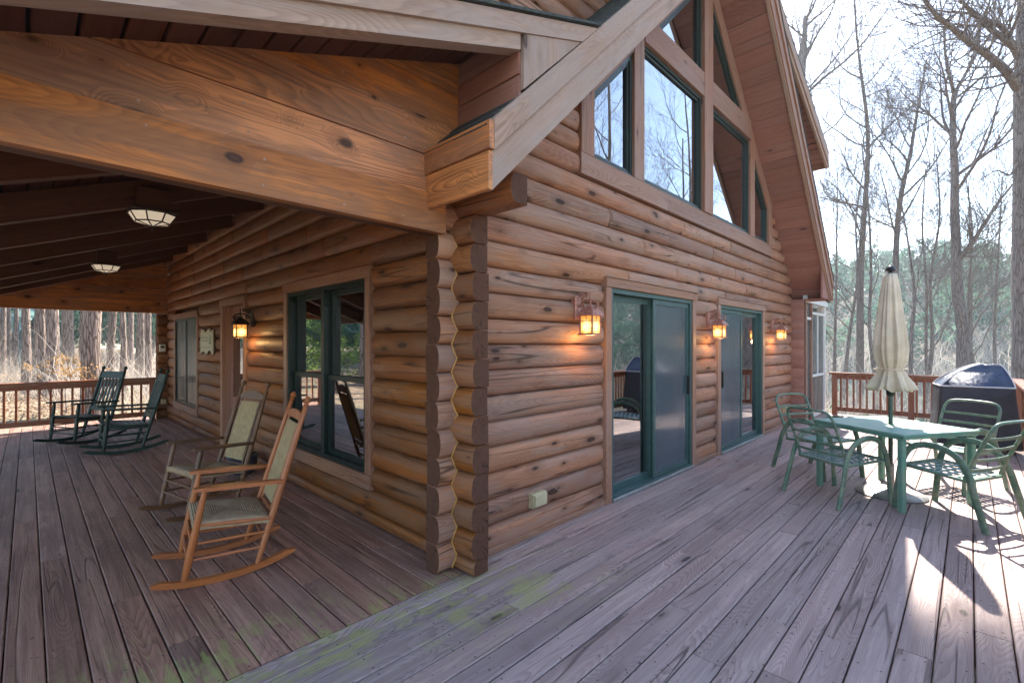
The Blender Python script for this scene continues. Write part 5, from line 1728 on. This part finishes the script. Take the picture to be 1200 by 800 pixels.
def gp(u, d, dz=-0.3):
    x, y = at(u, d); return Vector((x, y, gz(x, y) + dz))
G_R = "bare trees beyond the deck"
bare_tree("slender straight bare tree left of the umbrella, rising beside the screened porch", [gp(1008, 26.0), at3(1008, 380, 26.00), at3(1009, 310, 26.00), at3(1013, 250, 26.26), at3(1017, 190, 26.39), at3(1016, 140, 26.52), at3(1010, 92, 26.78), at3(1004, 40, 27.30), at3(1000, -30, 27.30)],
          0.21, 0.035, 1, limbs=[([at3(1011, 285, 26.00), at3(1000, 250, 25.35), at3(985, 225, 24.70), at3(968, 210, 24.05)], 0.05), ([at3(1016, 175, 26.39), at3(1030, 160, 26.00), at3(1050, 140, 26.00), at3(1075, 118, 25.35), at3(1100, 85, 24.70)], 0.06), ([at3(1012, 260, 26.00), at3(996, 240, 27.30), at3(975, 232, 28.60), at3(955, 238, 29.90)], 0.05), ([at3(1009, 92, 26.78), at3(990, 82, 26.00), at3(975, 62, 26.00)], 0.05)], nb=14, blen=5.5, start=0.35, dens=1.1)
bare_tree("bare tree rising directly behind the umbrella top", [gp(1049, 25), at3(1049, 380, 25), at3(1050, 300, 25), at3(1055, 235, 25), at3(1066, 185, 25.3), at3(1072, 150, 25.5), at3(1076, 125, 25.6), at3(1086, 70, 26)],
          0.20, 0.03, 2, limbs=[([at3(1052, 262, 25), at3(1064, 245, 24), at3(1080, 215, 24), at3(1090, 190, 24)], 0.06), ([at3(1051, 280, 25), at3(1044, 255, 25), at3(1038, 225, 25), at3(1030, 195, 25)], 0.05)], nb=15, blen=5.5, start=0.3, dens=1.1)
bare_tree("tall bare tree forking high up behind the covered grill", [gp(1128, 18), at3(1129, 410, 18), at3(1128, 380, 18), at3(1122, 340, 18), at3(1121, 300, 18), at3(1119, 250, 18), at3(1119, 200, 18), at3(1117, 165, 18), at3(1117, 125, 18.2), at3(1120, 108, 18.2), at3(1131, 88, 18.4), at3(1145, 60, 18.6), at3(1150, 20, 19)],
          0.235, 0.035, 3, limbs=[([at3(1122, 306, 18), at3(1135, 290, 17.6), at3(1150, 268, 17.2), at3(1168, 240, 16.8), at3(1190, 212, 16.4)], 0.10), ([at3(1119, 112, 18.2), at3(1112, 85, 18), at3(1107, 55, 18), at3(1108, 25, 18)], 0.07), ([at3(1118, 165, 18), at3(1106, 140, 18.5), at3(1103, 110, 19), at3(1102, 80, 19)], 0.06)], nb=13, blen=4.4, start=0.42, dens=1.1)
bare_tree("thick trunked bare tree at the right edge with long limbs reaching left", [gp(1203, 13), at3(1202, 400, 13), at3(1200, 300, 13), at3(1200, 200, 13), at3(1199, 100, 13), at3(1201, 20, 13.1), at3(1204, -80, 13.3), at3(1210, -200, 13.6)],
          0.31, 0.12, 4, limbs=[([at3(1193, 104, 13), at3(1178, 82, 12.8), at3(1158, 65, 12.6), at3(1140, 52, 12.4), at3(1115, 32, 12.2), at3(1096, 16, 12), at3(1082, -4, 11.9), at3(1070, -30, 11.8)], 0.115), ([at3(1193, 66, 13), at3(1184, 47, 12.9), at3(1174, 32, 12.8), at3(1155, 23, 12.6), at3(1140, 18, 12.5), at3(1128, 2, 12.3)], 0.09), ([at3(1193, 190, 13), at3(1184, 205, 12.4), at3(1168, 200, 12), at3(1150, 210, 12)], 0.03)], nb=6, blen=4.5, start=0.6, dens=0.9)
bare_tree("bare tree half hidden by the gable, its long limbs sweeping right across the sky", [gp(938, 26.0), at3(938, 300, 26.00), at3(938, 150, 26.00), at3(942, 60, 26.00), at3(944, 20, 26.35)],
          0.30, 0.10, 5, limbs=[([at3(940, 115, 26.00), at3(965, 92, 25.31), at3(990, 72, 24.79), at3(1012, 50, 24.27), at3(1030, 25, 24.27), at3(1044, 6, 24.27)], 0.075), ([at3(941, 75, 26.00), at3(958, 40, 25.65), at3(972, 18, 25.31), at3(985, -15, 25.13)], 0.07), ([at3(939, 165, 26.00), at3(960, 160, 25.13), at3(985, 140, 24.27), at3(1000, 110, 24.27)], 0.05)], nb=9, blen=6.0, start=0.5, dens=1.1)
bare_tree("thin leaning bare tree just right of the umbrella canopy", [gp(1066, 19), at3(1068, 400, 19), at3(1072, 350, 19), at3(1068, 310, 19), at3(1062, 270, 19), at3(1056, 235, 19)], 0.09, 0.02, 6, nb=7, blen=2.6, start=0.3)
rr = random.Random(77)
for i, (u, d, hgt) in enumerate(((975, 27, 16), (1030, 24, 16), (1093, 25, 16), (1150, 23, 15), (1168, 25, 16), (988, 24, 15), (1080, 22, 14), (1135, 26, 16))):
    b = gp(u, d); lean = Vector((rr.uniform(-0.06, 0.06), rr.uniform(-0.06, 0.06), 0))
    path = [b + (lean * k * hgt / 5) + Vector((rr.uniform(-0.15, 0.15), rr.uniform(-0.15, 0.15), hgt * k / 5)) for k in range(6)]
    bare_tree("distant slender leafless tree standing on the slope below the deck", path, 0.13, 0.02, 100 + i, nb=12, blen=5.2, start=0.38, dens=1.0)
# trees across the yard, seen in the window glass
for i in range(14):
    x = -6 + i * 3.2 + rr.uniform(-1, 1); y = -rr.uniform(7, 13)
    hgt = rr.uniform(20, 26)
    b = Vector((x, y, gz(x, y) - 0.3))
    path = [b + Vector((rr.uniform(-0.25, 0.25), rr.uniform(-0.25, 0.25), hgt * k / 5)) for k in range(6)]
    bare_tree("leafless tree in the yard mirrored in the cabin windows", path, rr.uniform(0.2, 0.3), 0.04, 200 + i, nb=13, blen=6.0, start=0.3, group="trees mirrored in the glass", dens=0.9)

# ---- pine wood past the porch
def needle_clump(r, c, s, n):
    """n thin leaf quads round c."""
    out = []
    for _ in range(n):
        d = Vector((r.gauss(0, 1), r.gauss(0, 1), r.gauss(0, 0.6)))
        p = c + d * s * 0.5
        e = Vector((r.gauss(0, 1), r.gauss(0, 1), r.gauss(0.3, 0.6))).normalized()
        w = e.orthogonal().normalized() * 0.035
        L = r.uniform(0.2, 0.4)
        out += [p - w, p + w, p + e * L + w * 0.3, p + e * L - w * 0.3]
    return out
def crown_mesh(seed):
    r = random.Random(seed)
    V = []
    for k in range(26):
        z = r.uniform(0, 5.5); a = r.uniform(0, 6.28); q = (1.8 - z * 0.24) * r.uniform(0.4, 1)
        V += needle_clump(r, Vector((q * math.cos(a), q * math.sin(a), z)), 0.7, 34)
    V = np.array([tuple(v) for v in V])
    me = bpy.data.meshes.new("crown")
    Q = np.arange(len(V)).reshape(-1, 4)
    o = np_mesh("crown", V, Q, M['needles'])
    me = o.data
    bpy.data.objects.remove(o)
    return me
CROWNS = [crown_mesh(s) for s in (31, 32)]
def pine(label, base, r0, h, seed, lean=0.0, crown=True, group="tall pines past the porch", snags=5):
    r = random.Random(seed)
    t = thing("pine_tree", label, "tree", group, base)
    P = [Vector((lean * h * (k / 7) + r.uniform(-0.05, 0.05) * (k > 0), r.uniform(-0.05, 0.05) * (k > 0), h * k / 7)) for k in range(8)]
    T1 = Tubes()
    T1.add(P, [r0 * 1.25] + [r0 * (1 - 0.085 * k) for k in range(1, 8)], 12)
    T2 = Tubes()
    for k in range(snags):
        z = r.uniform(1.0, min(9, h * 0.6)); a = r.uniform(0, 6.28)
        twig_branch(r, T1, T1, Vector((lean * z, 0, z)), Vector((math.cos(a), math.sin(a), r.uniform(-0.3, 0.4))), r.uniform(0.5, 1.6), 0.02, 2, upb=0.0)
    T1.obj("trunk", M['bark_pine'], t, Vector((0, 0, 0)))
    if crown:
        for k in range(2):
            c = link("crown", CROWNS[(seed + k) % 2], t); c.location = (lean * h, 0, h - 5.0 + k * 2.2); c.rotation_euler = (0, 0, seed * 1.7 + k)
            c['kind'] = 'stuff'
    return t
pl = [("thick grey pine trunk behind the porch end rail, widest of the wood", 109, 14.0, 0.245, 0.0), ("pine trunk left of the thick one, its right side white with sun", 62, 17, 0.20, 0.0),
      ("slim dark pine trunk left of the sunlit pale one", 49, 18, 0.125, 0.0), ("leaning thin pine trunk just right of the thick grey pine", 128, 19, 0.12, 0.045), ("straight thin pine trunk midway between the leaning pine and the cabin wall", 144, 19, 0.115, 0.0),
      ("pale thin pine trunk beside the teal roofed house", 31, 20, 0.16, 0.0), ("pale slender pine trunk nearest the cabin wall", 175, 20, 0.12, 0.0), ("slender pine trunk second from the cabin wall", 166, 23, 0.10, 0.0),
      ("broad shadowed pine trunk in the wood between the sunlit trunk and the thick grey pine", 80, 24, 0.28, 0.0)]
for i, (lab, u, d, r0, ln) in enumerate(pl):
    x, y = at(u, d); pine(lab, (x, y, gz(x, y) - 0.2), r0, 15 + i % 4, 300 + i, ln)
rr = random.Random(12)
x, y = 26.3, 8.1
shade_pine = pine("unseen pine added behind the gable, its high crown shaped to shade the deck", (x, y, gz(x, y) - 0.2), 0.2, 28.0 - gz(x, y), 399, 0.0, crown=False, group=None, snags=2)  # out of view, added to cut off the sun on the near deck
for k in range(18):
    q = (0.85, 0.5, -0.1, -0.75, -1.4, 0.2)[k % 6]
    c = link("crown", CROWNS[k % 2], shade_pine); c.location = (0.28 - 0.284 * q, -0.96 + 0.959 * q, 23.2 - gz(x, y) + 0.06 * k); c.rotation_euler = (0, 0, 0.285 + 3.14159 * (k % 2)); c.scale = (0.3, 0.75, 0.55); c['kind'] = 'stuff'  # crowns squeezed into a thin screen against the sun
n = 0
while n < 30:
    u = rr.uniform(-110, 190); d = rr.uniform(25, 52)
    x, y = at(u, d)
    pine("more distant tall pine standing deeper in the wood past the porch", (x, y, gz(x, y) - 0.2), rr.uniform(0.10, 0.2), rr.uniform(13, 18), 400 + n, rr.uniform(-0.02, 0.03), group="pines deeper in the wood", snags=3)
    n += 1
for i in range(16):
    a_ = R(96 + i * 4.5); d_ = rr.uniform(13, 24); x = 1 + d_ * math.cos(a_); y = 6 + d_ * math.sin(a_)
    if x > -3.0: x -= 3
    pine("pine on the side of the cabin that the porch windows mirror", (x, y, gz(x, y) - 0.2), rr.uniform(0.14, 0.24), rr.uniform(13, 18), 500 + i, 0, group="pines mirrored in the porch windows", snags=3)

ORD = "first second third fourth fifth sixth seventh eighth ninth tenth eleventh twelfth thirteenth fourteenth fifteenth sixteenth seventeenth eighteenth nineteenth twentieth".split()
def px(o):
    p = o.location; d = 0.7168 * p.x + 0.6973 * p.y
    return 600 + 552 * (0.6973 * p.x - 0.7168 * p.y) / d if d > 0.5 else -9999
def by_place(start, fmt, lo, hi):
    L = sorted((o for o in COL.objects if o.get('label', '').startswith(start) and lo < px(o) < hi), key=px)
    for i, o in enumerate(L[:20]): o['label'] = fmt % ORD[i]
by_place("distant slender leafless tree", "distant slender leafless tree on the slope, %s from the left of its row", 950, 1200)
by_place("more distant tall pine", "distant pine deep in the wood past the porch, %s from the left", -6, 184)

# ---- masses nobody could count
rs = np.random.default_rng(5)
GZ = np.vectorize(gz)
def twigs_cloud(name, X, Y, hgt, per, width, mat, spread=0.9, droop=0.15):
    """Brush: per twigs from each root (X,Y), each a thin bent strip of three quads."""
    N = len(X); K = N * per
    bx = np.repeat(X, per) + rs.normal(0, 0.25, K); by = np.repeat(Y, per) + rs.normal(0, 0.25, K)
    bz = np.repeat(GZ(X, Y), per) - 0.05
    H = np.repeat(hgt, per) * rs.uniform(0.35, 1.1, K)
    a = rs.uniform(0, 2 * np.pi, K); sp = rs.uniform(0.1, spread, K)
    z0 = rs.uniform(0, 0.5, K) * H
    P = []
    for t in (0, 0.4, 0.75, 1.0):
        q = H * (t + 0.0)
        jx = rs.normal(0, 0.05, K) * H * (t > 0); jy = rs.normal(0, 0.05, K) * H * (t > 0)
        P.append(np.stack([bx + np.cos(a) * sp * q + jx, by + np.sin(a) * sp * q + jy, bz + z0 + q * (1 - droop * t * sp)], 1))
    w = rs.uniform(0.4, 1.0, K) * width
    b = a + rs.uniform(0, np.pi, K)
    side = np.stack([np.cos(b), np.sin(b), rs.normal(0, 0.3, K)], 1)
    V = np.zeros((K, 8, 3))
    for i, p in enumerate(P):
        k = (w * (1 - 0.28 * i))[:, None]
        V[:, 2 * i] = p - side * k; V[:, 2 * i + 1] = p + side * k
    base = (np.arange(K) * 8)[:, None, None]
    q = np.array([[0, 1, 3, 2], [2, 3, 5, 4], [4, 5, 7, 6]])[None]
    Q = (base + q).reshape(-1, 4)
    o = np_mesh(name, V.reshape(-1, 3), Q, M[mat])
    o['kind'] = 'stuff'
    return o
def leaf_cloud(name, C, rad, per, size, mat, flat=0.75):
    """Leaf quads through ellipsoidal lumps at C."""
    N = len(C); K = N * per
    d = rs.normal(0, 1, (K, 3)); d /= np.linalg.norm(d, axis=1)[:, None]
    d *= (rs.uniform(0.25, 1.05, K) ** 0.6)[:, None]
    d[:, 2] *= flat
    p = np.repeat(C, per, 0) + d * np.repeat(rad, per)[:, None]
    e1 = rs.normal(0, 1, (K, 3)); e1 /= np.linalg.norm(e1, axis=1)[:, None]
    e2 = np.cross(e1, rs.normal(0, 1, (K, 3))); e2 /= np.linalg.norm(e2, axis=1)[:, None]
    s = (rs.uniform(0.5, 1.2, K) * size)[:, None]
    V = np.stack([p - e1 * s, p + e2 * s * 0.5, p + e1 * s, p - e2 * s * 0.5], 1).reshape(-1, 3)
    Q = np.arange(K * 4).reshape(-1, 4)
    o = np_mesh(name, V, Q, M[mat])
    o['kind'] = 'stuff'
    return o
def lumps(X, Y, h, r0, per):
    """Crown lumps for trees rooted at X,Y with height h."""
    C = []; Rr = []
    Z = GZ(X, Y)
    for x, y, z, hh in zip(X, Y, Z, h):
        for _ in range(per):
            t = rs.uniform(0.3, 1.0)
            q = r0 * (1.15 - t) * 1.4
            a = rs.uniform(0, 6.28); m = rs.uniform(0, 1) ** 0.5 * q
            C.append((x + m * np.cos(a), y + m * np.sin(a), z + hh * t)); Rr.append(r0 * rs.uniform(0.35, 0.6))
    return np.array(C), np.array(Rr)
# far slope: evergreens, thickest along the crest
ang_ = rs.uniform(R(-48), R(42), 1300)
dist = rs.uniform(62, 150, 1300)
X = 12 + dist * np.cos(ang_); Y = dist * np.sin(ang_)
crest = rs.uniform(0, 1, 1300) < np.clip((dist - 60) / 55, 0.12, 1)
X = X[crest]; Y = Y[crest]
C, Rr = lumps(X, Y, rs.uniform(5, 10, len(X)), 2.6, 8)
leaf_cloud("far_wood", C, Rr, 34, 0.42, 'far_leaves')
# brush on the slope below the deck and up the far side
def field(n, a0, a1, d0, d1, pw=1.0):
    a = rs.uniform(R(a0), R(a1), n); d = d0 + (d1 - d0) * rs.uniform(0, 1, n) ** pw
    return 12.5 + d * np.cos(a), -1.0 + d * np.sin(a)
X, Y = field(1500, -75, 75, 3.0, 34, 0.8)
ok = ~((X < 13) & (Y > -1.5)) & (GZ(X, Y) > -5.7); X, Y = X[ok], Y[ok]
twigs_cloud("slope_brush", X, Y, rs.uniform(0.8, 2.6, len(X)), 34, 0.011, 'twigs')
X, Y = field(2600, -80, 60, 50, 112, 0.85)
ok = GZ(X, Y) > -5.5; X, Y = X[ok], Y[ok]
twigs_cloud("far_brush", X, Y, rs.uniform(1.8, 5.5, len(X)), 26, 0.030, 'twigs', spread=1.3)
X = rs.uniform(-16, 14, 420); Y = rs.uniform(-34, -5, 420)
twigs_cloud("yard_brush", X, Y, rs.uniform(0.8, 2.4, 420), 30, 0.013, 'twigs')
X = rs.uniform(-30, 20, 700); Y = rs.uniform(-75, -30, 700)
twigs_cloud("far_yard_brush", X, Y, rs.uniform(1.6, 4.5, 700), 26, 0.034, 'twigs')
X, Y = field(900, -75, 55, 8, 100, 0.8)
ok = GZ(X, Y) > -5.5; X, Y = X[ok], Y[ok]
C, Rr = lumps(X, Y, rs.uniform(0.8, 2.4, len(X)), 1.1, 4)
leaf_cloud("far_undergrowth", C, Rr, 26, 0.22, 'far_leaves')
# undergrowth of the pine wood, left
uu = rs.uniform(-220, 200, 620); dd = 15 + 40 * rs.uniform(0, 1, 620) ** 1.2
P = np.array([at(u, d) for u, d in zip(uu, dd)])
ok = (P[:, 1] > YE + 1.5)
twigs_cloud("wood_undergrowth", P[ok, 0], P[ok, 1], rs.uniform(0.4, 2.2, ok.sum()), 22, 0.010, 'twigs', spread=1.2)
uu = rs.uniform(-900, 220, 900); dd = rs.uniform(40, 75, 900) * np.where(uu < -260, 0.45, 1.0)
P = np.array([at(u, d) for u, d in zip(uu, dd)])
C, Rr = lumps(P[:, 0], P[:, 1], rs.uniform(5, 13, 900), 2.2, 6)
leaf_cloud("deep_wood", C, Rr, 26, 0.36, 'far_leaves')
uu = rs.uniform(-200, 200, 900); dd = rs.uniform(13, 34, 900)
P = np.array([at(u, d) for u, d in zip(uu, dd)])
C = np.stack([P[:, 0], P[:, 1], GZ(P[:, 0], P[:, 1]) + rs.uniform(0.0, 0.06, 900)], 1)
M['litter'] = leaf_mat("tan_leaf_litter", (0.26, 0.18, 0.12), (0.55, 0.43, 0.31), trans=0.1)
leaf_cloud("leaf_litter", C, np.full(900, 0.8), 24, 0.05, 'litter', flat=0.05)
# a few beech saplings that keep their dry leaves
for i, (u, d) in enumerate(((86, 13.4), (78, 14.2))):
    x, y = at(u, d); z = gz(x, y)
    s = thing("beech_sapling", ("small sapling still holding orange dry leaves, in front of the thick pine", "small sapling with sparse orange leaves, behind the green rockers and left of the other")[i], "sapling", "saplings with dry leaves", (x, y, z))
    T1 = Tubes(); T2 = Tubes()
    r = random.Random(40 + i)
    twig_branch(r, T1, T2, Vector((0, 0, 0)), Vector((0, 0, 1)), 2.0, 0.018, 1, upb=0.3)
    T1.V += T2.V[:0]
    T1.obj("stem", M['bark'], s, Vector((0, 0, 0)))
    C = np.array([(r.gauss(0, 0.4), r.gauss(0, 0.4), r.uniform(1.1, 1.7)) for _ in range(26)])
    o = leaf_cloud("leaves", C, np.full(26, 0.16), 8, 0.05, 'dry_leaves'); o.parent = s
# sunlit evergreen shrubs on the side the porch windows face
aa = rs.uniform(R(100), R(185), 90); dd = rs.uniform(12, 30, 90)
P = np.stack([1 + dd * np.cos(aa), 6 + dd * np.sin(aa)], 1); P = P[P[:, 0] < -5.5]
C, Rr = lumps(P[:, 0], P[:, 1], rs.uniform(1.5, 5.0, len(P)), 1.1, 6)
leaf_cloud("evergreen_shrubbery", C, Rr, 60, 0.09, 'shrub')

# neighbouring house glimpsed through the wood
hx, hy = at(-4, 40)
nb = thing("neighbour_house", "grey blue house with a pale teal roof glimpsed through the pines", "house", None, (hx, hy, gz(hx, hy) - 0.2), R(-28))
box("wall", (-3, -3, 0), (3, 3, 3.0), M['teal_wall'], nb)
for s in (-1, 1):
    o = pydata("roof", [(-3.4, s * 3.6, 2.75), (3.4, s * 3.6, 2.75), (3.4, 0, 5.2), (-3.4, 0, 5.2), (-3.4, s * 3.6, 2.87), (3.4, s * 3.6, 2.87), (3.4, 0, 5.32), (-3.4, 0, 5.32)],
               [(0, 1, 2, 3), (7, 6, 5, 4), (0, 4, 5, 1), (1, 5, 6, 2), (2, 6, 7, 3), (3, 7, 4, 0)], M['teal_roof'], nb)
for x in (-2.2, 0.9):
    w = box("window", (x, -3.04, 0.9), (x + 1.2, -2.98, 2.2), M['white_plastic'], nb)
    box("pane", (x + 0.08, -3.06, 0.98), (x + 1.12, -3.042, 2.12), M['glass_dark'], w)

# ================================================================== AIR
hz_ = slab_pts = [(-215, -215, -14), (225, -215, -14), (225, 225, -14), (-215, 225, -14), (-215, -215, 46), (225, -215, 46), (225, 225, 46), (-215, 225, 46)]
hazeo = pydata("haze", hz_, [(3, 2, 1, 0), (4, 5, 6, 7), (0, 1, 5, 4), (1, 2, 6, 5), (2, 3, 7, 6), (3, 0, 4, 7)])
hm = bpy.data.materials.new("pale_air"); hm.use_nodes = True
ht = hm.node_tree; ht.nodes.clear()
ho = ht.nodes.new("ShaderNodeOutputMaterial"); hv = ht.nodes.new("ShaderNodeVolumePrincipled")
hv.inputs["Color"].default_value = (0.86, 0.93, 1.0, 1)
hv.inputs["Density"].default_value = 0.0011
hv.inputs["Anisotropy"].default_value = 0.3
ht.links.new(hv.outputs[0], ho.inputs["Volume"])
hazeo.data.materials.append(hm)
hazeo['kind'] = 'stuff'
